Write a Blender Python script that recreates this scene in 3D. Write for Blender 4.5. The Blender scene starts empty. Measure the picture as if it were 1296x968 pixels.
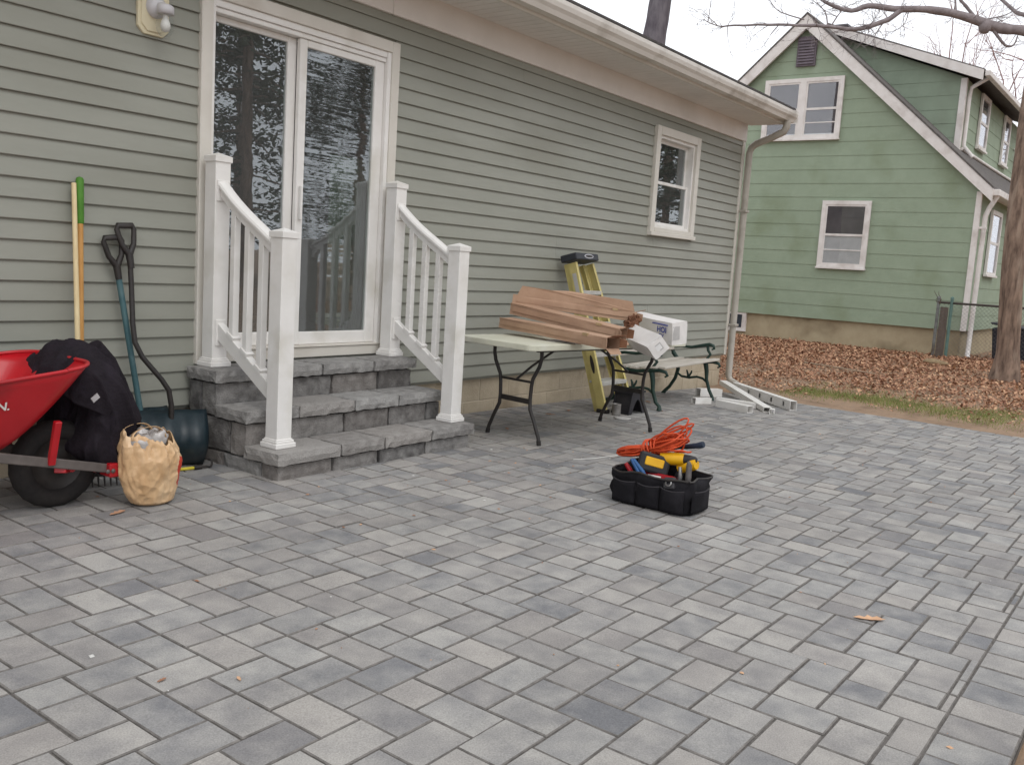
import bpy, bmesh, math, random
from mathutils import Vector, Matrix, noise

random.seed(7)
SC = bpy.context.scene
COL = SC.collection

# ------------------------------------------------------------------ camera
cam_d = bpy.data.cameras.new('camera')
cam = bpy.data.objects.new('camera', cam_d)
COL.objects.link(cam)
cam_d.sensor_fit = 'HORIZONTAL'
cam_d.sensor_width = 36.0
cam_d.lens = 36.0 * 1163.5 / 1296.0
cam_d.clip_start = 0.05
cam_d.clip_end = 2000
CAM = Vector((0.0, -4.7437, 0.9456))
RIGHT = Vector((0.60002, -0.79756, 0.06225))
FWD = Vector((0.79734, 0.58991, -0.12752))
UP = Vector((0.06498, 0.12615, 0.98988))
cam.matrix_world = Matrix(((RIGHT.x, UP.x, -FWD.x, CAM.x), (RIGHT.y, UP.y, -FWD.y, CAM.y),
                           (RIGHT.z, UP.z, -FWD.z, CAM.z), (0, 0, 0, 1)))
SC.camera = cam

# ------------------------------------------------------------------ sky, sun, exposure
W = bpy.data.worlds.new('World')
SC.world = W
W.use_nodes = True
nt = W.node_tree
nt.nodes.clear()
SUN_EL, SUN_AZ = math.radians(52), math.radians(200)   # azimuth clockwise from +Y
wo = nt.nodes.new('ShaderNodeOutputWorld')
bg = nt.nodes.new('ShaderNodeBackground')
sk = nt.nodes.new('ShaderNodeTexSky')
sk.sky_type = 'NISHITA'
sk.sun_disc = False
sk.sun_elevation = SUN_EL
sk.sun_rotation = SUN_AZ
hs = nt.nodes.new('ShaderNodeHueSaturation')
hs.inputs['Saturation'].default_value = 0.25
mx = nt.nodes.new('ShaderNodeMixRGB')
mx.inputs['Fac'].default_value = 0.86            # closed cloud cover over the blue
mx.inputs['Color2'].default_value = (11.3, 11.6, 12.1, 1)
nt.links.new(sk.outputs['Color'], hs.inputs['Color'])
nt.links.new(hs.outputs['Color'], mx.inputs['Color1'])
nt.links.new(mx.outputs['Color'], bg.inputs['Color'])
bg.inputs['Strength'].default_value = 0.1
nt.links.new(bg.outputs['Background'], wo.inputs['Surface'])

sun_d = bpy.data.lights.new('sun', 'SUN')
sun_d.energy = 0.6
sun_d.angle = math.radians(32)
sun_d.color = (1.0, 0.98, 0.95)
sun = bpy.data.objects.new('sun', sun_d)
COL.objects.link(sun)
sdir = Vector((math.sin(SUN_AZ) * math.cos(SUN_EL), math.cos(SUN_AZ) * math.cos(SUN_EL), math.sin(SUN_EL)))
sun.rotation_euler = (-sdir).to_track_quat('-Z', 'Y').to_euler()
sun.location = (0, -6, 12)
SC.view_settings.view_transform = 'Standard'
SC.view_settings.look = 'None'
SC.view_settings.exposure = 0.30
SC.view_settings.gamma = 1.0
SC.cycles.max_bounces = 8
SC.cycles.use_denoising = True

# ------------------------------------------------------------------ materials
def S(r, g, b, k=1.0):
    def f(c):
        c = c / 255.0
        return (c / 12.92 if c <= 0.04045 else ((c + 0.055) / 1.055) ** 2.4) * k
    return (f(r), f(g), f(b), 1.0)

MATS = {}
def mat(name, c1, c2=None, scale=8.0, rough=0.7, bump=0.0, bscale=60.0, spec=0.35, metal=0.0, stretch=(1, 1, 1),
        c3=None, scale3=1.5, coat=0.0, detail=5.0, contrast=(0.35, 0.65), use='Object', transl=0.0, roughvar=0.1):
    if name in MATS:
        return MATS[name]
    m = bpy.data.materials.new(name)
    m.use_nodes = True
    n = m.node_tree.nodes
    L = m.node_tree.links
    b = n['Principled BSDF']
    b.inputs['Roughness'].default_value = rough
    b.inputs['Specular IOR Level'].default_value = spec
    b.inputs['Metallic'].default_value = metal
    b.inputs['Coat Weight'].default_value = coat
    tc = n.new('ShaderNodeTexCoord')
    mp = n.new('ShaderNodeMapping')
    mp.inputs['Scale'].default_value = stretch
    L.new(tc.outputs[use], mp.inputs['Vector'])
    if c2 is None:
        c2 = (c1[0] * 0.82, c1[1] * 0.82, c1[2] * 0.82, 1)
    t = n.new('ShaderNodeTexNoise')
    t.inputs['Scale'].default_value = scale
    t.inputs['Detail'].default_value = detail
    t.inputs['Roughness'].default_value = 0.62
    L.new(mp.outputs['Vector'], t.inputs['Vector'])
    r = n.new('ShaderNodeValToRGB')
    r.color_ramp.elements[0].position = contrast[0]
    r.color_ramp.elements[0].color = c1
    r.color_ramp.elements[1].position = contrast[1]
    r.color_ramp.elements[1].color = c2
    L.new(t.outputs['Fac'], r.inputs['Fac'])
    out = r.outputs['Color']
    if c3 is not None:
        t3 = n.new('ShaderNodeTexNoise')
        t3.inputs['Scale'].default_value = scale3
        t3.inputs['Detail'].default_value = 4
        L.new(mp.outputs['Vector'], t3.inputs['Vector'])
        r3 = n.new('ShaderNodeValToRGB')
        r3.color_ramp.elements[0].position = 0.52
        r3.color_ramp.elements[1].position = 0.72
        L.new(t3.outputs['Fac'], r3.inputs['Fac'])
        mm = n.new('ShaderNodeMixRGB')
        mm.inputs['Color2'].default_value = c3
        L.new(r3.outputs['Color'], mm.inputs['Fac'])
        L.new(out, mm.inputs['Color1'])
        out = mm.outputs['Color']
    L.new(out, b.inputs['Base Color'])
    if roughvar:
        mr = n.new('ShaderNodeMapRange')
        mr.inputs['To Min'].default_value = max(0.02, rough - roughvar)
        mr.inputs['To Max'].default_value = min(1.0, rough + roughvar)
        L.new(t.outputs['Fac'], mr.inputs['Value'])
        L.new(mr.outputs['Result'], b.inputs['Roughness'])
    if bump:
        tb = n.new('ShaderNodeTexNoise')
        tb.inputs['Scale'].default_value = bscale
        tb.inputs['Detail'].default_value = 4
        L.new(mp.outputs['Vector'], tb.inputs['Vector'])
        bp = n.new('ShaderNodeBump')
        bp.inputs['Strength'].default_value = bump
        bp.inputs['Distance'].default_value = 0.01
        L.new(tb.outputs['Fac'], bp.inputs['Height'])
        L.new(bp.outputs['Normal'], b.inputs['Normal'])
    MATS[name] = m
    return m

def crinkle(m, scale, strength):
    """sharp creases of thin film or paper"""
    n = m.node_tree.nodes; L = m.node_tree.links
    b = n['Principled BSDF']
    tc = n.new('ShaderNodeTexCoord')
    nx = n.new('ShaderNodeTexNoise'); nx.inputs['Scale'].default_value = scale * 0.5
    ad = n.new('ShaderNodeVectorMath'); ad.operation = 'MULTIPLY_ADD'; ad.inputs[1].default_value = (0.12, 0.12, 0.12)
    L.new(tc.outputs['Object'], nx.inputs['Vector'])
    L.new(nx.outputs['Color'], ad.inputs[0]); L.new(tc.outputs['Object'], ad.inputs[2])
    vo = n.new('ShaderNodeTexVoronoi'); vo.feature = 'F1'; vo.inputs['Scale'].default_value = scale
    L.new(ad.outputs['Vector'], vo.inputs['Vector'])
    bp = n.new('ShaderNodeBump'); bp.inputs['Strength'].default_value = strength; bp.inputs['Distance'].default_value = 0.03
    L.new(vo.outputs['Distance'], bp.inputs['Height'])
    old = b.inputs['Normal'].links[0].from_socket if b.inputs['Normal'].links else None
    if old: L.new(old, bp.inputs['Normal'])
    L.new(bp.outputs['Normal'], b.inputs['Normal'])
    return m

def tone_mat(name, ca, cb, cc, rough=0.85, bump=0.25, bscale=140.0, nscale=7.0, cloud=0.5):
    """stone whose shade per piece comes from the mesh attribute 'tone' (r: light, g: hue, b: seed)"""
    m = bpy.data.materials.new(name)
    m.use_nodes = True
    n = m.node_tree.nodes
    L = m.node_tree.links
    b = n['Principled BSDF']
    b.inputs['Roughness'].default_value = rough
    b.inputs['Specular IOR Level'].default_value = 0.25
    at = n.new('ShaderNodeAttribute')
    at.attribute_name = 'tone'
    sp = n.new('ShaderNodeSeparateColor')
    L.new(at.outputs['Color'], sp.inputs['Color'])
    geo = n.new('ShaderNodeNewGeometry')
    sc = n.new('ShaderNodeVectorMath')
    sc.operation = 'SCALE'
    sc.inputs[0].default_value = (37, 53, 71)
    L.new(sp.outputs['Blue'], sc.inputs['Scale'])
    ad = n.new('ShaderNodeVectorMath')
    L.new(geo.outputs['Position'], ad.inputs[0])
    L.new(sc.outputs['Vector'], ad.inputs[1])
    t = n.new('ShaderNodeTexNoise')
    t.inputs['Scale'].default_value = nscale
    t.inputs['Detail'].default_value = 3
    L.new(ad.outputs['Vector'], t.inputs['Vector'])
    # light <-> dark, hue mix
    mm = n.new('ShaderNodeMath'); mm.operation = 'MULTIPLY_ADD'
    mm.inputs[1].default_value = cloud * 2
    mm.inputs[2].default_value = -cloud
    L.new(t.outputs['Fac'], mm.inputs[0])
    ma = n.new('ShaderNodeMath'); ma.operation = 'ADD'; ma.use_clamp = True
    L.new(mm.outputs[0], ma.inputs[0])
    L.new(sp.outputs['Red'], ma.inputs[1])
    r = n.new('ShaderNodeValToRGB')
    r.color_ramp.elements[0].position = 0.1
    r.color_ramp.elements[0].color = ca
    r.color_ramp.elements[1].position = 0.9
    r.color_ramp.elements[1].color = cb
    L.new(ma.outputs[0], r.inputs['Fac'])
    mh = n.new('ShaderNodeMixRGB')
    mh.inputs['Color2'].default_value = cc
    mg = n.new('ShaderNodeMath'); mg.operation = 'MULTIPLY'; mg.inputs[1].default_value = 0.4
    L.new(sp.outputs['Green'], mg.inputs[0])
    L.new(mg.outputs[0], mh.inputs['Fac'])
    L.new(r.outputs['Color'], mh.inputs['Color1'])
    # fine grain
    tf = n.new('ShaderNodeTexNoise')
    tf.inputs['Scale'].default_value = 220
    tf.inputs['Detail'].default_value = 3
    L.new(ad.outputs['Vector'], tf.inputs['Vector'])
    rf = n.new('ShaderNodeMapRange')
    rf.inputs['From Min'].default_value = 0.3
    rf.inputs['From Max'].default_value = 0.7
    rf.inputs['To Min'].default_value = 0.8
    rf.inputs['To Max'].default_value = 1.15
    L.new(tf.outputs['Fac'], rf.inputs['Value'])
    mu = n.new('ShaderNodeVectorMath'); mu.operation = 'SCALE'
    L.new(mh.outputs['Color'], mu.inputs[0])
    L.new(rf.outputs['Result'], mu.inputs['Scale'])
    # broad dusty blotches over the whole surface
    tb2 = n.new('ShaderNodeTexNoise')
    tb2.inputs['Scale'].default_value = 1.3
    tb2.inputs['Detail'].default_value = 5
    L.new(geo.outputs['Position'], tb2.inputs['Vector'])
    rb = n.new('ShaderNodeMapRange')
    rb.inputs['From Min'].default_value = 0.3
    rb.inputs['From Max'].default_value = 0.7
    rb.inputs['To Min'].default_value = 0.87
    rb.inputs['To Max'].default_value = 1.1
    L.new(tb2.outputs['Fac'], rb.inputs['Value'])
    mu2 = n.new('ShaderNodeVectorMath'); mu2.operation = 'SCALE'
    L.new(mu.outputs['Vector'], mu2.inputs[0])
    L.new(rb.outputs['Result'], mu2.inputs['Scale'])
    L.new(mu2.outputs['Vector'], b.inputs['Base Color'])
    tb = n.new('ShaderNodeTexNoise')
    tb.inputs['Scale'].default_value = bscale
    tb.inputs['Detail'].default_value = 5
    L.new(ad.outputs['Vector'], tb.inputs['Vector'])
    bp = n.new('ShaderNodeBump')
    bp.inputs['Strength'].default_value = bump
    bp.inputs['Distance'].default_value = 0.008
    L.new(tb.outputs['Fac'], bp.inputs['Height'])
    L.new(bp.outputs['Normal'], b.inputs['Normal'])
    MATS[name] = m
    return m

def glass_mat(name, refl_ior=2.2, wav=0.0, wscale=(3, 3, 3), tint=(0.75, 0.8, 0.78), rough=0.0, dist=0.02, haze=0.02):
    m = bpy.data.materials.new(name)
    m.use_nodes = True
    n = m.node_tree.nodes
    L = m.node_tree.links
    n.clear()
    o = n.new('ShaderNodeOutputMaterial')
    gl = n.new('ShaderNodeBsdfGlossy')
    gl.inputs['Roughness'].default_value = rough
    gl.inputs['Color'].default_value = (0.95, 0.96, 1.0, 1)
    tr = n.new('ShaderNodeBsdfTransparent')
    tr.inputs['Color'].default_value = (*tint, 1)
    fr = n.new('ShaderNodeFresnel')
    ge = n.new('ShaderNodeNewGeometry')
    io = n.new('ShaderNodeMapRange')
    io.inputs['To Min'].default_value = refl_ior
    io.inputs['To Max'].default_value = 1.0 / refl_ior
    L.new(ge.outputs['Backfacing'], io.inputs['Value'])
    L.new(io.outputs['Result'], fr.inputs['IOR'])
    mi = n.new('ShaderNodeMixShader')
    L.new(fr.outputs['Fac'], mi.inputs['Fac'])
    df = n.new('ShaderNodeBsdfDiffuse')  # pale haze painted into the glass as an even diffuse film, lifting its darks
    df.inputs['Color'].default_value = (0.62, 0.62, 0.62, 1)
    dm = n.new('ShaderNodeMixShader')
    dm.inputs['Fac'].default_value = haze
    L.new(tr.outputs[0], dm.inputs[1])
    L.new(df.outputs[0], dm.inputs[2])
    L.new(dm.outputs[0], mi.inputs[1])
    L.new(gl.outputs[0], mi.inputs[2])
    L.new(mi.outputs[0], o.inputs['Surface'])
    if wav:
        tc = n.new('ShaderNodeTexCoord')
        mp = n.new('ShaderNodeMapping')
        mp.inputs['Scale'].default_value = wscale
        t = n.new('ShaderNodeTexNoise')
        t.inputs['Scale'].default_value = 1.0
        t.inputs['Detail'].default_value = 2
        bp = n.new('ShaderNodeBump')
        bp.inputs['Strength'].default_value = wav
        bp.inputs['Distance'].default_value = dist
        L.new(tc.outputs['Object'], mp.inputs['Vector'])
        L.new(mp.outputs['Vector'], t.inputs['Vector'])
        L.new(t.outputs['Fac'], bp.inputs['Height'])
        L.new(bp.outputs['Normal'], gl.inputs['Normal'])
    MATS[name] = m
    return m

# ------------------------------------------------------------------ mesh helpers
class MB:
    def __init__(self):
        self.v = []; self.f = []; self.mi = []; self.sm = []; self.tone = []
        self.cur = 0; self.smooth = False; self.t = None
    def add(self, vs, fs, smooth=None):
        o = len(self.v)
        self.v += [Vector(p) for p in vs]
        for f in fs:
            self.f.append(tuple(i + o for i in f))
            self.mi.append(self.cur)
            self.sm.append(self.smooth if smooth is None else smooth)
            self.tone.append(self.t)
        return o
    def box(self, x0, x1, y0, y1, z0, z1, M=None):
        vs = [Vector(p) for p in ((x0, y0, z0), (x1, y0, z0), (x1, y1, z0), (x0, y1, z0), (x0, y0, z1), (x1, y0, z1), (x1, y1, z1), (x0, y1, z1))]
        if M is not None:
            vs = [M @ p for p in vs]
        self.add(vs, [(0, 3, 2, 1), (4, 5, 6, 7), (0, 1, 5, 4), (1, 2, 6, 5), (2, 3, 7, 6), (3, 0, 4, 7)], False)
        return self
    def bar(self, a, b, w, h, up=(0, 0, 1)):
        """square bar from a to b, w across, h along up"""
        a, b = Vector(a), Vector(b)
        d = (b - a); ln = d.length; d.normalize()
        u = Vector(up)
        if abs(u.dot(d)) > 0.95:
            u = Vector((0, 1, 0)) if abs(d.y) < 0.9 else Vector((1, 0, 0))
        s = d.cross(u).normalized()
        u = s.cross(d).normalized()
        M = Matrix(((s.x, d.x, u.x, a.x), (s.y, d.y, u.y, a.y), (s.z, d.z, u.z, a.z), (0, 0, 0, 1)))
        return self.box(-w / 2, w / 2, 0, ln, -h / 2, h / 2, M)
    def tube(self, pts, r, n=8, cap=True, smooth=True, flat=None):
        pts = [Vector(p) for p in pts]
        if not isinstance(r, (list, tuple)):
            r = [r] * len(pts)
        rings = []
        prev = None
        for i, p in enumerate(pts):
            if i == 0: d = pts[1] - p
            elif i == len(pts) - 1: d = p - pts[i - 1]
            else: d = (pts[i + 1] - pts[i - 1])
            if d.length < 1e-9: d = Vector((0, 0, 1))
            d.normalize()
            if prev is None:
                s = d.orthogonal().normalized()
            else:
                s = prev - d * prev.dot(d)
                s = s.normalized() if s.length > 1e-6 else d.orthogonal().normalized()
            prev = s
            u = d.cross(s)
            rings.append([p + (s * math.cos(2 * math.pi * k / n) + u * math.sin(2 * math.pi * k / n)) * r[i] for k in range(n)])
        vs = [q for ring in rings for q in ring]
        fs = []
        for i in range(len(rings) - 1):
            for k in range(n):
                fs.append((i * n + k, i * n + (k + 1) % n, (i + 1) * n + (k + 1) % n, (i + 1) * n + k))
        self.add(vs, fs, smooth)
        if cap:
            self.add(rings[0], [tuple(reversed(range(n)))], False)
            self.add(rings[-1], [tuple(range(n))], False)
        return self
    def lathe(self, prof, c, n=20, axis='z', smooth=True, M=None):
        """prof: list of (radius, height)"""
        vs = []; fs = []
        c = Vector(c)
        for (r, h) in prof:
            for k in range(n):
                a = 2 * math.pi * k / n
                if axis == 'z': p = Vector((r * math.cos(a), r * math.sin(a), h))
                elif axis == 'y': p = Vector((r * math.cos(a), h, r * math.sin(a)))
                else: p = Vector((h, r * math.cos(a), r * math.sin(a)))
                if M is not None: p = M @ p
                vs.append(c + p)
        for i in range(len(prof) - 1):
            for k in range(n):
                q = (i * n + k, i * n + (k + 1) % n, (i + 1) * n + (k + 1) % n, (i + 1) * n + k)
                fs.append(q if axis != 'y' else tuple(reversed(q)))
        self.add(vs, fs, smooth)
        return self
    def prism(self, poly, ext, smooth=False):
        """poly: list of 3d points; ext: vector"""
        n = len(poly)
        ext = Vector(ext)
        vs = [Vector(p) for p in poly] + [Vector(p) + ext for p in poly]
        fs = [tuple(range(n)), tuple(reversed(range(n, 2 * n)))] + [(i, i + n, (i + 1) % n + n, (i + 1) % n) for i in range(n)]
        self.add(vs, fs, smooth)
        return self
    def build(self, name, m, parent=None, bevel=0.0, seg=1, origin=None, solid=0.0, recalc=True, subsurf=0):
        me = bpy.data.meshes.new(name)
        off = Vector((0, 0, 0))
        if parent is not None: off = ORIG[parent.name]
        elif origin is not None: off = Vector(origin)
        me.from_pydata([tuple(p - off) for p in self.v], [], self.f)
        ms = m if isinstance(m, (list, tuple)) else [m]
        for x in ms: me.materials.append(x)
        me.polygons.foreach_set('material_index', self.mi)
        me.polygons.foreach_set('use_smooth', self.sm)
        if any(t is not None for t in self.tone):
            at = me.attributes.new('tone', 'FLOAT_COLOR', 'CORNER')
            k = 0
            data = []
            for f, t in zip(self.f, self.tone):
                t = t or (0.5, 0.5, 0.5)
                data += [t[0], t[1], t[2], 1.0] * len(f)
            at.data.foreach_set('color', data)
        me.validate(); me.update()
        if recalc:
            bm = bmesh.new(); bm.from_mesh(me)
            bmesh.ops.recalc_face_normals(bm, faces=bm.faces)
            bm.to_mesh(me); bm.free()
        o = bpy.data.objects.new(name, me)
        COL.objects.link(o)
        if parent is not None:
            o.parent = parent
            ORIG[o.name] = off
        else:
            o.location = off
            ORIG[o.name] = off
        if solid:
            md = o.modifiers.new('solid', 'SOLIDIFY'); md.thickness = solid; md.offset = 0
        if bevel:
            md = o.modifiers.new('bevel', 'BEVEL'); md.width = bevel; md.segments = seg; md.limit_method = 'ANGLE'; md.angle_limit = math.radians(40)
        if subsurf:
            md = o.modifiers.new('sub', 'SUBSURF'); md.levels = subsurf; md.render_levels = subsurf
        return o

ORIG = {}
def tag(o, label=None, cat=None, group=None, kind=None):
    if label: o['label'] = label
    if cat: o['category'] = cat
    if group: o['group'] = group
    if kind: o['kind'] = kind
    return o
def thing(name, loc, label, cat, group=None):
    o = bpy.data.objects.new(name, None)
    COL.objects.link(o)
    o.location = loc
    o.empty_display_size = 0.1
    ORIG[o.name] = Vector(loc)
    return tag(o, label, cat, group)
def gh(x, y):
    """height of the paved ground"""
    return -0.29 - 0.0002 * max(0.0, min(x, 10.3) - 2) ** 3 + 0.01 * max(y, -6.0)
def yard(x, y):
    """height of the soil beyond the patio"""
    e = gh(min(x, 10.3), y if y < 0 else 0)
    if x > 10.2:
        t = min(1.0, (x - 10.2) / 7.6)
        e = e + (-0.25 - e) * t
    return e
def nz(p, s=1.0, o=0.0):
    return noise.noise(Vector(p) * s + Vector((o, o * 1.7, o * 0.3)))
def rough_box(mb, x0, x1, y0, y1, z0, z1, step=0.045, amp=0.007, seed=0.0, flat_top=False):
    """hewn stone: a gridded box whose faces are pushed about by noise"""
    bm = bmesh.new()
    nx, ny, nzn = [max(1, int(round(d / step))) for d in (x1 - x0, y1 - y0, z1 - z0)]
    idx = {}
    vs = []
    def vid(i, j, k):
        key = (i, j, k)
        if key not in idx:
            p = Vector((x0 + (x1 - x0) * i / nx, y0 + (y1 - y0) * j / ny, z0 + (z1 - z0) * k / nzn))
            d = Vector((nz(p, 22, seed), nz(p, 22, seed + 5), nz(p, 22, seed + 11))) + 0.6 * Vector((nz(p, 55, seed), nz(p, 55, seed + 3), nz(p, 55, seed + 7)))
            edge = sum((i in (0, nx), j in (0, ny), k in (0, nzn)))
            if edge >= 2:
                c = Vector(((x0 + x1) / 2, (y0 + y1) / 2, (z0 + z1) / 2))
                q = c - p
                inw = Vector(((0.006 if q.x > 0 else -0.006) * (i in (0, nx)), (0.006 if q.y > 0 else -0.006) * (j in (0, ny)), (0.005 if q.z > 0 else -0.005) * (k in (0, nzn))))
                p = p + inw * (0.7 + 0.6 * random.random())
            a = amp
            if flat_top:
                d.z *= 0.15 if k == nzn else 1
                if k == nzn and edge < 2: d *= 0.15
            p = p + d * a
            idx[key] = len(vs); vs.append(p)
        return idx[key]
    fs = []
    for i in range(nx):
        for j in range(ny):
            fs.append((vid(i, j, 0), vid(i, j + 1, 0), vid(i + 1, j + 1, 0), vid(i + 1, j, 0)))
            fs.append((vid(i, j, nzn), vid(i + 1, j, nzn), vid(i + 1, j + 1, nzn), vid(i, j + 1, nzn)))
    for i in range(nx):
        for k in range(nzn):
            fs.append((vid(i, 0, k), vid(i + 1, 0, k), vid(i + 1, 0, k + 1), vid(i, 0, k + 1)))
            fs.append((vid(i, ny, k), vid(i, ny, k + 1), vid(i + 1, ny, k + 1), vid(i + 1, ny, k)))
    for j in range(ny):
        for k in range(nzn):
            fs.append((vid(0, j, k), vid(0, j, k + 1), vid(0, j + 1, k + 1), vid(0, j + 1, k)))
            fs.append((vid(nx, j, k), vid(nx, j + 1, k), vid(nx, j + 1, k + 1), vid(nx, j, k + 1)))
    bm.free()
    mb.add(vs, fs, False)

def smooth_path(pts, k=3):
    pts = [Vector(p) for p in pts]
    out = []
    for i in range(len(pts) - 1):
        p0, p1, p2, p3 = pts[max(0, i - 1)], pts[i], pts[i + 1], pts[min(len(pts) - 1, i + 2)]
        for q in range(k):
            t = q / k
            out.append(0.5 * ((2 * p1) + (p2 - p0) * t + (2 * p0 - 5 * p1 + 4 * p2 - p3) * t * t + (3 * p1 - p0 - 3 * p2 + p3) * t ** 3))
    out.append(pts[-1])
    return out
def text_mesh(txt, size, M, name, m, parent, depth=0.0):
    cu = bpy.data.curves.new(name, 'FONT')
    cu.body = txt; cu.size = size; cu.extrude = depth; cu.offset = size * 0.025
    ob = bpy.data.objects.new('tmp_text', cu)
    COL.objects.link(ob)
    dg = bpy.context.evaluated_depsgraph_get()
    me = bpy.data.meshes.new_from_object(ob.evaluated_get(dg))
    COL.objects.unlink(ob); bpy.data.objects.remove(ob)
    off = ORIG[parent.name]
    for v in me.vertices:
        v.co = (M @ v.co) - off
    me.materials.clear(); me.materials.append(m)
    me.name = name
    o = bpy.data.objects.new(name, me)
    COL.objects.link(o); o.parent = parent
    ORIG[o.name] = off
    return o
def basis(o, x, y):
    x = Vector(x).normalized(); y = Vector(y); z = x.cross(y).normalized(); y = z.cross(x)
    return Matrix(((x.x, y.x, z.x, o[0]), (x.y, y.y, z.y, o[1]), (x.z, y.z, z.z, o[2]), (0, 0, 0, 1)))

M_paver = tone_mat('paver_concrete', S(118, 118, 120), S(168, 165, 160), S(162, 153, 145), bump=0.35, nscale=9.0, cloud=0.66)
M_stone = tone_mat('split_stone', S(86, 84, 83), S(158, 156, 153), S(138, 128, 120), bump=0.8, bscale=90, nscale=18, cloud=0.55)
M_siding = mat('sage_vinyl', S(151, 151, 141), S(143, 144, 134), scale=1.6, rough=0.5, bump=0.35, bscale=7, stretch=(0.5, 1, 1.6), spec=0.3, c3=S(140, 139, 128), scale3=0.8, roughvar=0.15)
M_white = mat('white_vinyl', S(232, 229, 225), S(224, 221, 216), scale=5, rough=0.42, spec=0.4, c3=S(210, 206, 197), scale3=3.5, bump=0.06, bscale=20)
M_trim = mat('cream_trim', S(212, 207, 198), S(205, 200, 190), scale=3, rough=0.5, c3=S(196, 189, 178), scale3=2)
M_frieze = mat('frieze_board', S(224, 217, 210), S(218, 211, 204), scale=4, rough=0.55, c3=S(208, 201, 193), scale3=1.2)
M_soffit = mat('soffit_vinyl', S(226, 222, 217), S(220, 216, 211), scale=4, rough=0.55, c3=S(210, 206, 200), scale3=1.5)
M_gutter = mat('gutter_aluminium', S(216, 211, 204), S(210, 205, 197), scale=6, rough=0.4, c3=S(172, 165, 155), scale3=3)
M_down = mat('downspout_aluminium', S(176, 170, 160), S(170, 164, 154), scale=5, rough=0.4, c3=S(150, 143, 132), scale3=4)
M_roof = mat('roof_shingle', S(88, 84, 82), S(66, 63, 62), scale=20, rough=0.95, bump=0.6, bscale=60)
M_block = mat('painted_block', S(186, 172, 150), S(174, 160, 138), scale=9, rough=0.85, bump=0.5, bscale=80, c3=S(140, 126, 106), scale3=2.5)
M_mortar = mat('mortar', S(196, 184, 164), S(182, 170, 150), scale=20, rough=0.95, bump=0.4)
M_dark = mat('dark_room', S(118, 110, 110), S(100, 94, 95), scale=2, rough=0.9)
M_glassL = glass_mat('door_glass', 2.15, wav=0.045, wscale=(4, 4, 5), dist=0.006, haze=0.07)
M_glassR = glass_mat('door_glass_rippled', 2.15, wav=0.34, wscale=(1.2, 1.2, 14), dist=0.006, haze=0.05)
M_glassW = glass_mat('window_glass', 2.0, haze=0.05, wav=0.05, wscale=(4, 4, 4), dist=0.006)
M_black = mat('black_steel', S(40, 37, 36), S(52, 47, 44), scale=20, rough=0.5, spec=0.4)
M_grey = mat('grey_steel', S(112, 106, 102), S(96, 90, 86), scale=16, rough=0.5, metal=0.3)
M_rubber = mat('black_rubber', S(34, 31, 31), S(46, 42, 40), scale=14, rough=0.85, bump=0.3)

# ------------------------------------------------------------------ ground
def grid_ground():
    mb = MB()
    xs = [-300, -120, -50, -20, -8, -2, 0, 2, 4, 6, 8, 9, 10.0, 10.25, 10.8, 11.5, 12.3, 13.2, 14.2, 15.4, 16.6, 17.8, 20, 26, 40, 80, 160, 400]
    ys = [-300, -120, -50, -25, -12, -8, -6, -4.6, -4.3, -3.4, -2.5, -1.7, -1.0, -0.4, 0, 0.6, 1.5, 3, 6, 12, 30, 80, 200, 400]
    vs = []
    for x in xs:
        for y in ys:
            z = yard(x, y)
            inp = -40 < x < 10.22 and -4.55 < y < 0.5
            z += -0.075 if inp else -0.012 + 0.02 * nz((x, y, 0), 0.7)
            vs.append((x, y, z))
    n = len(ys)
    fs = [(i * n + j, (i + 1) * n + j, (i + 1) * n + j + 1, i * n + j + 1) for i in range(len(xs) - 1) for j in range(n - 1)]
    mb.add(vs, fs, True)
    m = mat('soil_leaf_mould', S(138, 116, 96), S(154, 128, 104), scale=14, rough=0.95, bump=0.9, bscale=45, c3=S(118, 96, 76), scale3=3.0)
    o = mb.build('ground', m, None)
    return tag(o, 'brown bare soil and leaf mould of the yard beyond the patio', 'ground', kind='structure')
ground = grid_ground()

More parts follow.
